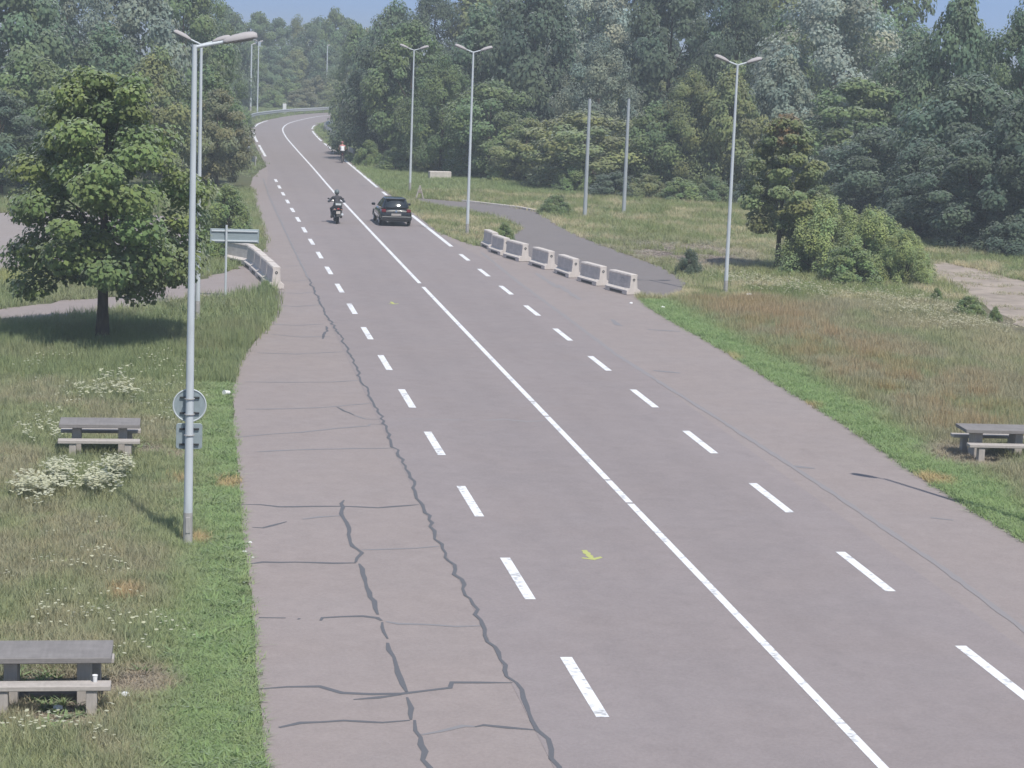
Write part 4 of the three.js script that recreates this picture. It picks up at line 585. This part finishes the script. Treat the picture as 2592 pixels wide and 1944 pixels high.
// ------------------------------------------------------------------ bodies from smooth capsules
function sdfGeometry(bones, cell, k = 0.03, color) { // bones: [a, b, ra, rb]
  const lo = V(1e9, 1e9, 1e9), hi = V(-1e9, -1e9, -1e9); for (const [a, b, r0, r1] of bones) for (const [p, r] of [[a, r0], [b, r1]]) { lo.min(p.clone().addScalar(-r - 3 * cell)); hi.max(p.clone().addScalar(r + 3 * cell)); }
  const size = Math.max(hi.x - lo.x, hi.y - lo.y, hi.z - lo.z), n = Math.min(110, Math.ceil(size / cell)), mid = lo.clone().add(hi).multiplyScalar(0.5), mc = new MarchingCubes(n, new THREE.MeshBasicMaterial(), false, false, 90000), half = n / 2, S = size / 2, p = V(0, 0, 0), ba = V(0, 0, 0), pa = V(0, 0, 0);
  const field = (x, y, z) => { let d = 1e9; p.set(x, y, z); for (const [a, b, r0, r1] of bones) { ba.subVectors(b, a); pa.subVectors(p, a); const t = clamp01(pa.dot(ba) / (ba.lengthSq() || 1)), e = pa.addScaledVector(ba, -t).length() - mix(r0, r1, t); if (d > 1e8) d = e; else { const h = Math.max(k - Math.abs(d - e), 0) / k; d = Math.min(d, e) - h * h * k * 0.25; } } return d; };
  for (let kz = 0; kz < n; kz++) for (let j = 0; j < n; j++) for (let i = 0; i < n; i++) mc.field[kz * n * n + j * n + i] = -field(mid.x + ((i - half) / half) * S, mid.y + ((j - half) / half) * S, mid.z + ((kz - half) / half) * S);
  mc.isolation = 0; mc.update();
  const c = mc.count, pos = new Float32Array(c * 3), nor = new Float32Array(c * 3), col = new Float32Array(c * 3);
  for (let i = 0; i < c; i++) { const x = mid.x + mc.positionArray[i * 3] * S, y = mid.y + mc.positionArray[i * 3 + 1] * S, z = mid.z + mc.positionArray[i * 3 + 2] * S; pos.set([x, y, z], i * 3); nor.set([mc.normalArray[i * 3], mc.normalArray[i * 3 + 1], mc.normalArray[i * 3 + 2]], i * 3); col.set(color(x, y, z), i * 3); }
  const g = new THREE.BufferGeometry(); g.setAttribute('position', new THREE.BufferAttribute(pos, 3)); g.setAttribute('normal', new THREE.BufferAttribute(nor, 3)); g.setAttribute('color', new THREE.BufferAttribute(col, 3)); return g;
}
function handGeometry(wrist, grip, side, color) { // fingers curled round a bar that runs along x at grip
  const b = [], palm = wrist.clone().lerp(grip, 0.6).add(V(0, 0.018, 0)); b.push([wrist, palm, 0.026, 0.03]);
  for (let i = 0; i < 4; i++) { const x = grip.x + (i - 1.5) * 0.021, l = [0.9, 1, 0.95, 0.8][i], k0 = V(x, grip.y + 0.02, grip.z + 0.022 * 1), k1 = V(x, grip.y + 0.024, grip.z - 0.02 * l), k2 = V(x, grip.y - 0.012, grip.z - 0.03 * l), k3 = V(x, grip.y - 0.026 * l, grip.z - 0.008); b.push([palm, k0, 0.018, 0.0095], [k0, k1, 0.0095, 0.009], [k1, k2, 0.009, 0.0085], [k2, k3, 0.0085, 0.0075]); }
  const t0 = V(grip.x - side * 0.04, grip.y + 0.008, grip.z + 0.03), t1 = V(grip.x - side * 0.045, grip.y - 0.018, grip.z + 0.014), t2 = V(grip.x - side * 0.03, grip.y - 0.026, grip.z - 0.006); b.push([palm, t0, 0.016, 0.011], [t0, t1, 0.011, 0.01], [t1, t2, 0.01, 0.0085]);
  return sdfGeometry(b, 0.004, 0.008, color);
}
const bodyMat = new THREE.MeshStandardMaterial({ vertexColors: true, roughness: 0.8 });

// ------------------------------------------------------------------ the black car, seen from behind
{
  const t = thing('black_hatchback', 10.97, 0.006, -111.4, 0.02); // front towards -z
  const paint = new THREE.MeshPhysicalMaterial({ color: lin(0.006, 0.007, 0.009), roughness: 0.35, metalness: 0, clearcoat: 1, clearcoatRoughness: 0.04 }), pane = new THREE.MeshPhysicalMaterial({ color: lin(0.012, 0.016, 0.02), roughness: 0.05, clearcoat: 1, clearcoatRoughness: 0.03 });
  const sec = (z, hw, y0, y1, e = 3.2) => { const r = []; for (let i = 0; i < 36; i++) { const a = i / 36 * 6.2832, c = Math.cos(a), s = Math.sin(a); r.push(V(Math.sign(c) * Math.pow(Math.abs(c), 2 / e) * hw * (s > 0 ? 1 - 0.05 * s : 1), (y0 + y1) / 2 + Math.sign(s) * Math.pow(Math.abs(s), 2 / e) * (y1 - y0) / 2, z)); } return r; };
  part('body', loft([sec(0, 0.62, 0.42, 0.66), sec(-0.03, 0.74, 0.34, 0.80), sec(-0.1, 0.81, 0.28, 0.90), sec(-0.25, 0.85, 0.24, 0.955), sec(-0.7, 0.872, 0.2, 0.97), sec(-1.6, 0.875, 0.19, 0.965), sec(-2.8, 0.87, 0.19, 0.95), sec(-3.1, 0.86, 0.19, 0.91), sec(-3.7, 0.83, 0.2, 0.80), sec(-4.05, 0.77, 0.24, 0.7), sec(-4.2, 0.6, 0.34, 0.58)]), paint, t);
  // greenhouse: a surface S(u, v), u round, v from belt to roof
  const S = (u, v) => { const a = u * 6.2832, c = Math.cos(a), s = Math.sin(a), e = 4.6, hw = mix(0.80, 0.57, Math.pow(v, 1.15)), zb = -0.13 - 0.31 * Math.pow(v, 1.15), zf = mix(-3.0, -1.85, v), zc = (zb + zf) / 2, hl = (zb - zf) / 2, sx = Math.sign(c) * Math.pow(Math.abs(c), 2 / e), sz = Math.sign(s) * Math.pow(Math.abs(s), 2 / e); return V(sx * hw * (1 - 0.04 * Math.max(0, sz)), mix(0.93, 1.42, v), zc + sz * hl + (sz > 0.9 ? -0.05 * sx * sx : 0)); };
  const gr = []; for (let j = 0; j <= 8; j++) { const ring = []; for (let i = 0; i < 64; i++) ring.push(S(i / 64, j / 8)); gr.push(ring); } for (const [s, y] of [[0.96, 1.445], [0.85, 1.465], [0.5, 1.478]]) gr.push(gr[8].map((p) => V(p.x * s, y, mix(-1.15, p.z, s)))); gr.forEach((r) => r.reverse());
  part('cabin', loft(gr), paint, t);
  const patch = (u0, u1, v0, v1, off, nu = 16, nv = 6) => { const p = [], ix = []; for (let j = 0; j <= nv; j++) for (let i = 0; i <= nu; i++) { const u = mix(u0, u1, i / nu), v = mix(v0, v1, j / nv), q = S(u, v), n = S(u + 0.002, v).sub(q).cross(S(u, v + 0.02).sub(q)).normalize(); if (n.dot(V(q.x, 0.2, q.z + 1.2)) < 0) n.negate(); q.addScaledVector(n, off); p.push(q.x, q.y, q.z); } for (let j = 0; j < nv; j++) for (let i = 0; i < nu; i++) { const a = j * (nu + 1) + i; ix.push(a, a + nu + 1, a + 1, a + 1, a + nu + 1, a + nu + 2); } const g = new THREE.BufferGeometry(); g.setAttribute('position', new THREE.Float32BufferAttribute(p, 3)); g.setIndex(ix); g.computeVertexNormals(); return g; };
  part('rear_window', patch(0.16, 0.34, 0.12, 0.9, 0.006), pane, t);
  for (const [a, b] of [[0.392, 0.435], [0.45, 0.5], [0.51, 0.55]]) part('side_window', patch(a, b, 0.1, 0.86, 0.006), pane, t);
  for (const [a, b] of [[0.065, 0.108], [0.0, 0.05], [-0.05, -0.01]]) part('side_window', patch(a, b, 0.1, 0.86, 0.006), pane, t);
  part('windscreen', patch(0.64, 0.86, 0.1, 0.9, 0.006), pane, t);
  part('rear_bumper', box(1.62, 0.24, 0.16, 0.06, 3).translate(0, 0.42, -0.02), paint, t);
  part('bumper_trim', box(1.3, 0.1, 0.1, 0.03).translate(0, 0.29, -0.02), M.dark, t);
  part('number_plate', box(0.52, 0.11, 0.012, 0.004).translate(0, 0.62, 0.012), M.leg, t);
  for (const s of [-1, 1]) part('tail_light', at(box(0.24, 0.17, 0.1, 0.04, 3), s * 0.66, 0.82, -0.06, -0.15, s * 0.35), std([0.16, 0.012, 0.016], 0.2), t);
  part('badge', at(new THREE.CylinderGeometry(0.055, 0.055, 0.02, 20), 0, 0.79, -0.028, Math.PI / 2 - 0.3), std([0.7, 0.7, 0.72], 0.12, { metalness: 1 }), t);
  part('spoiler', box(1.08, 0.04, 0.2, 0.018).translate(0, 1.43, -0.42), paint, t);
  part('rear_wiper', at(box(0.36, 0.02, 0.02, 0.006), 0.05, 1.02, -0.15, 0, 0, 0.15), M.dark, t);
  part('aerial', bar(V(0, 1.47, -0.75), V(0, 1.62, -0.62), 0.008, 0.003, 5), M.dark, t);
  part('exhaust', bar(V(-0.45, 0.24, -0.3), V(-0.45, 0.24, 0.03), 0.03, 0.03, 10), M.steelDirty, t);
  for (const s of [-1, 1]) part('door_mirror', at(box(0.2, 0.14, 0.12, 0.05, 3), s * 0.96, 1.0, -2.45, 0, s * 0.2), paint, t);
  for (const [x, z] of [[-0.76, -0.72], [0.76, -0.72], [-0.76, -3.3], [0.76, -3.3]]) { const w = part('wheel', at(new THREE.TorusGeometry(0.235, 0.085, 10, 28), x, 0.315, z, 0, Math.PI / 2), M.rubber, t); part('rim', at(new THREE.CylinderGeometry(0.19, 0.19, 0.16, 22), x, 0.315, z, 0, 0, Math.PI / 2), M.steel, w); part('arch', at(new THREE.TorusGeometry(0.345, 0.03, 6, 24, Math.PI), x + Math.sign(x) * 0.09, 0.315, z, 0, Math.PI / 2), M.dark, t); }
  tag(t, 'black hatchback car driving away in the right lane', 'car');
}
// ------------------------------------------------------------------ motorcycle and rider
{
  const X = 7.92, Z = -112.2, t = thing('motorcycle', X, 0.006, Z, 0.03); // front towards -z
  const blk = new THREE.MeshPhysicalMaterial({ color: lin(0.03, 0.033, 0.037), roughness: 0.4, clearcoat: 0.6 });
  for (const [z, n] of [[-0.0, 0], [-1.42, 1]]) { const w = part('wheel', at(new THREE.TorusGeometry(0.255, n ? 0.055 : 0.08, 10, 30), 0, 0.32, z, 0, Math.PI / 2), M.rubber, t); part('rim', [at(new THREE.TorusGeometry(0.195, 0.018, 6, 26), 0, 0.32, z, 0, Math.PI / 2), ...[0, 1, 2, 3, 4].map((k) => bar(V(0, 0.32, z), V(0, 0.32 + Math.sin(k * 1.257) * 0.19, z + Math.cos(k * 1.257) * 0.19), 0.016, 0.012, 5))], M.steelDirty, w); }
  part('engine', box(0.36, 0.38, 0.46, 0.08, 3).translate(0, 0.46, -0.72), M.dark, t);
  part('fuel_tank', loft([[-0.46, 0.1, 0.8, 0.88], [-0.6, 0.17, 0.76, 0.98], [-0.85, 0.18, 0.78, 1.03], [-1.05, 0.11, 0.84, 0.98]].map(([z, w, y0, y1]) => { const r = []; for (let i = 0; i < 18; i++) { const a = i / 18 * 6.2832; r.push(V(Math.cos(a) * w, (y0 + y1) / 2 + Math.sin(a) * (y1 - y0) / 2, z)); } return r; })), blk, t);
  part('seat', box(0.27, 0.1, 0.62, 0.05, 3).translate(0, 0.82, -0.22), M.rubber, t);
  part('tail', at(box(0.22, 0.13, 0.42, 0.05, 3), 0, 0.80, 0.16, 0.2), blk, t);
  part('rear_mudguard', at(box(0.18, 0.4, 0.04, 0.02), 0, 0.58, 0.36, -0.35), M.dark, t);
  part('number_plate', at(box(0.21, 0.15, 0.012, 0.004), 0, 0.62, 0.4, -0.3), M.leg, t);
  part('tail_light', box(0.14, 0.06, 0.05, 0.02).translate(0, 0.82, 0.39), M.red, t);
  for (const s of [-1, 1]) part('indicator', box(0.07, 0.04, 0.04, 0.015).translate(s * 0.17, 0.78, 0.37), std([0.5, 0.16, 0.03], 0.4), t);
  for (const s of [-1, 1]) part('swing_arm', bar(V(s * 0.12, 0.32, 0), V(s * 0.12, 0.42, -0.55), 0.025, 0.03, 6), M.steelDirty, t);
  for (const s of [-1, 1]) part('fork', bar(V(s * 0.1, 0.32, -1.42), V(s * 0.1, 1.0, -1.12), 0.028, 0.025, 8), M.steelDirty, t);
  part('silencer', bar(V(0.2, 0.4, -0.5), V(0.24, 0.52, 0.22), 0.045, 0.062, 12), M.steel, t);
  part('top_case', box(0.42, 0.28, 0.34, 0.06, 3).translate(0, 1.04, 0.26), M.dark, t);
  part('reflector_panel', box(0.3, 0.1, 0.014, 0.006).translate(0, 1.06, 0.435), std([0.62, 0.66, 0.66], 0.35), t);
  part('handlebar', tube([V(-0.42, 1.08, -0.93), V(-0.2, 1.1, -1.05), V(0.2, 1.1, -1.05), V(0.42, 1.08, -0.93)], 0.016, 16, 8), M.dark, t);
  for (const s of [-1, 1]) part('mirror', [bar(V(s * 0.3, 1.1, -1.0), V(s * 0.38, 1.24, -1.02), 0.008, 0.008, 5), at(new THREE.SphereGeometry(0.06, 12, 8).scale(1, 0.65, 0.35), s * 0.39, 1.26, -1.02)], M.dark, t);
  part('windscreen', at(box(0.34, 0.36, 0.012, 0.006), 0, 1.22, -1.2, -0.5), M.glass, t);
  part('headlight', at(new THREE.SphereGeometry(0.1, 14, 10), 0, 0.98, -1.26), M.steel, t);
  tag(t, 'dark motorcycle with a top case riding away along the left of the centre line', 'motorcycle');

  const p = thing('person', X, 0.006, Z, 0.03), b = [], hip = V(0, 0.93, -0.3), chest = V(0, 1.28, -0.48), neck = V(0, 1.45, -0.55), head = V(0, 1.6, -0.58);
  b.push([hip, V(0, 1.1, -0.37), 0.155, 0.15], [V(0, 1.1, -0.37), chest, 0.15, 0.17], [V(-0.12, 1.33, -0.5), V(0.12, 1.33, -0.5), 0.105, 0.105], [chest, neck, 0.12, 0.065], [neck, head, 0.06, 0.06]);
  b.push([head, head.clone().add(V(0, 0.03, -0.02)), 0.09, 0.09]);
  for (const s of [-1, 1]) { const sh = V(s * 0.2, 1.36, -0.52), el = V(s * 0.41, 1.14, -0.62), wr = V(s * 0.4, 1.12, -0.88); b.push([sh, el, 0.07, 0.055], [el, wr, 0.055, 0.04], [V(s * 0.1, 0.92, -0.32), V(s * 0.26, 0.74, -0.72), 0.095, 0.07], [V(s * 0.26, 0.74, -0.72), V(s * 0.25, 0.37, -0.52), 0.068, 0.05], [V(s * 0.25, 0.33, -0.5), V(s * 0.26, 0.29, -0.72), 0.05, 0.042], [V(s * 0.25, 0.37, -0.52), V(s * 0.25, 0.31, -0.5), 0.05, 0.052]); }
  const col = (x, y, z) => (y < 0.42 ? [0.02, 0.02, 0.022] : y < 0.93 && z < 0 ? [0.045, 0.05, 0.06] : Math.abs(x) > 0.3 && y < 1.3 ? [0.10, 0.11, 0.13] : [0.05, 0.048, 0.055]);
  const body = part('body', merge([sdfGeometry(b, 0.022, 0.05, col), ...[-1, 1].map((s) => handGeometry(V(s * 0.4, 1.12, -0.88), V(s * 0.4, 1.085, -0.945), s, () => [0.025, 0.025, 0.028]))]), bodyMat, p);
  const helm = part('helmet', [at(new THREE.SphereGeometry(0.145, 24, 18).scale(0.92, 1.02, 1.1), 0, 1.63, -0.6), at(box(0.2, 0.1, 0.1, 0.04, 3), 0, 1.55, -0.69)], new THREE.MeshPhysicalMaterial({ color: lin(0.12, 0.15, 0.15), roughness: 0.3, clearcoat: 0.8 }), p);
  part('visor', at(new THREE.SphereGeometry(0.135, 18, 10, 0, Math.PI, 1.1, 0.75).scale(0.95, 1.02, 1.15), 0, 1.63, -0.61, 0, Math.PI), M.glass, helm);
  tag(p, 'person in dark riding clothes and helmet seated on the motorcycle', 'person');
}
// ------------------------------------------------------------------ cyclist
{
  const X = 12.42, Z = -171.6, t = thing('bicycle', X, 0.006, Z, 0), metal = std([0.05, 0.055, 0.06], 0.35, { metalness: 0.4 });
  for (const z of [0, -1.02]) { const w = part('wheel', at(new THREE.TorusGeometry(0.335, 0.018, 6, 36), 0, 0.352, z, 0, Math.PI / 2), M.rubber, t); part('spokes', Array.from({ length: 10 }, (_, k) => bar(V(0, 0.352, z), V(0, 0.352 + Math.sin(k * 0.628) * 0.33, z + Math.cos(k * 0.628) * 0.33), 0.0035, 0.0035, 4)), M.steel, w); }
  part('frame', [bar(V(0, 0.28, -0.44), V(0, 0.82, -0.3), 0.018), bar(V(0, 0.28, -0.44), V(0, 0.84, -0.86), 0.02), bar(V(0, 0.78, -0.31), V(0, 0.88, -0.84), 0.017), ...[-1, 1].flatMap((s) => [bar(V(s * 0.05, 0.352, 0), V(s * 0.03, 0.28, -0.44), 0.01), bar(V(s * 0.05, 0.352, 0), V(s * 0.02, 0.78, -0.31), 0.009)])], std([0.3, 0.04, 0.05], 0.35), t);
  part('fork', [bar(V(0, 0.98, -0.83), V(0, 0.72, -0.9), 0.016), ...[-1, 1].map((s) => bar(V(s * 0.05, 0.352, -1.02), V(s * 0.04, 0.72, -0.9), 0.011))], metal, t);
  part('saddle', at(box(0.14, 0.05, 0.26, 0.024, 3), 0, 0.9, -0.28), M.rubber, t); part('seat_post', bar(V(0, 0.78, -0.31), V(0, 0.9, -0.28), 0.014), metal, t);
  part('handlebar', tube([V(-0.24, 0.98, -0.86), V(-0.1, 1.0, -0.88), V(0.1, 1.0, -0.88), V(0.24, 0.98, -0.86)], 0.013, 12, 7), metal, t);
  part('crank', [at(new THREE.CylinderGeometry(0.09, 0.09, 0.008, 24), 0.05, 0.28, -0.44, 0, 0, Math.PI / 2), bar(V(0.07, 0.28, -0.44), V(0.07, 0.13, -0.5), 0.012), bar(V(-0.07, 0.28, -0.44), V(-0.07, 0.43, -0.38), 0.012)], metal, t);
  for (const s of [-1, 1]) part('pedal', box(0.09, 0.02, 0.08, 0.006).translate(s * 0.12, s > 0 ? 0.13 : 0.43, s > 0 ? -0.5 : -0.38), M.dark, t);
  tag(t, 'bicycle seen from behind at the right edge before the far bend', 'bicycle');
  const p = thing('person', X, 0.006, Z, 0), b = [], hip = V(0, 0.99, -0.28), chest = V(0, 1.3, -0.5), neck = V(0, 1.44, -0.6), head = V(0, 1.58, -0.68);
  b.push([hip, V(0, 1.15, -0.38), 0.14, 0.145], [V(0, 1.15, -0.38), chest, 0.145, 0.16], [V(-0.12, 1.35, -0.53), V(0.12, 1.35, -0.53), 0.09, 0.09], [chest, neck, 0.11, 0.055], [neck, head, 0.05, 0.055], [head, head.clone().add(V(0, 0.05, 0)), 0.085, 0.09], [head, head.clone().add(V(0, -0.005, -0.105)), 0.03, 0.014]);
  for (const s of [-1, 1]) { b.push([head.clone().add(V(s * 0.085, 0.01, 0.01)), head.clone().add(V(s * 0.095, 0.03, 0.02)), 0.012, 0.014]); const el = V(s * 0.29, 1.12, -0.66), wr = V(s * 0.24, 1.03, -0.8), kn = s > 0 ? V(0.12, 0.63, -0.6) : V(-0.12, 0.84, -0.72), an = s > 0 ? V(0.11, 0.22, -0.42) : V(-0.11, 0.5, -0.3); b.push([V(s * 0.19, 1.37, -0.54), el, 0.055, 0.042], [el, wr, 0.042, 0.03], [V(s * 0.09, 0.98, -0.3), kn, 0.09, 0.06], [kn, an, 0.058, 0.038], [an, an.clone().add(V(0, -0.055, -0.14)), 0.042, 0.035]); }
  const skin = [0.36, 0.2, 0.14], col = (x, y, z) => (y > 1.47 ? skin : y < 0.27 && z < 0 && x > 0 ? [0.04, 0.04, 0.04] : x < 0 && y < 0.53 ? [0.04, 0.04, 0.04] : y < 0.86 ? [0.06, 0.06, 0.065] : y < 1.0 ? [0.05, 0.05, 0.06] : y > 1.36 ? [0.55, 0.22, 0.22] : Math.abs(x) > 0.215 ? skin : [0.8, 0.8, 0.82]);
  part('body', merge([sdfGeometry(b, 0.022, 0.05, col), ...[-1, 1].map((s) => handGeometry(V(s * 0.24, 1.03, -0.8), V(s * 0.2, 0.99, -0.87), s, () => skin))]), bodyMat, p);
  part('helmet', at(new THREE.SphereGeometry(0.125, 20, 10, 0, 6.2832, 0, 1.7).scale(0.86, 0.85, 1.12), 0, 1.63, -0.69, 0.15), std([0.34, 0.14, 0.14], 0.5), p);
  tag(p, 'person in white jersey and reddish helmet riding the bicycle', 'person');
}
renderer.render(scene, camera);
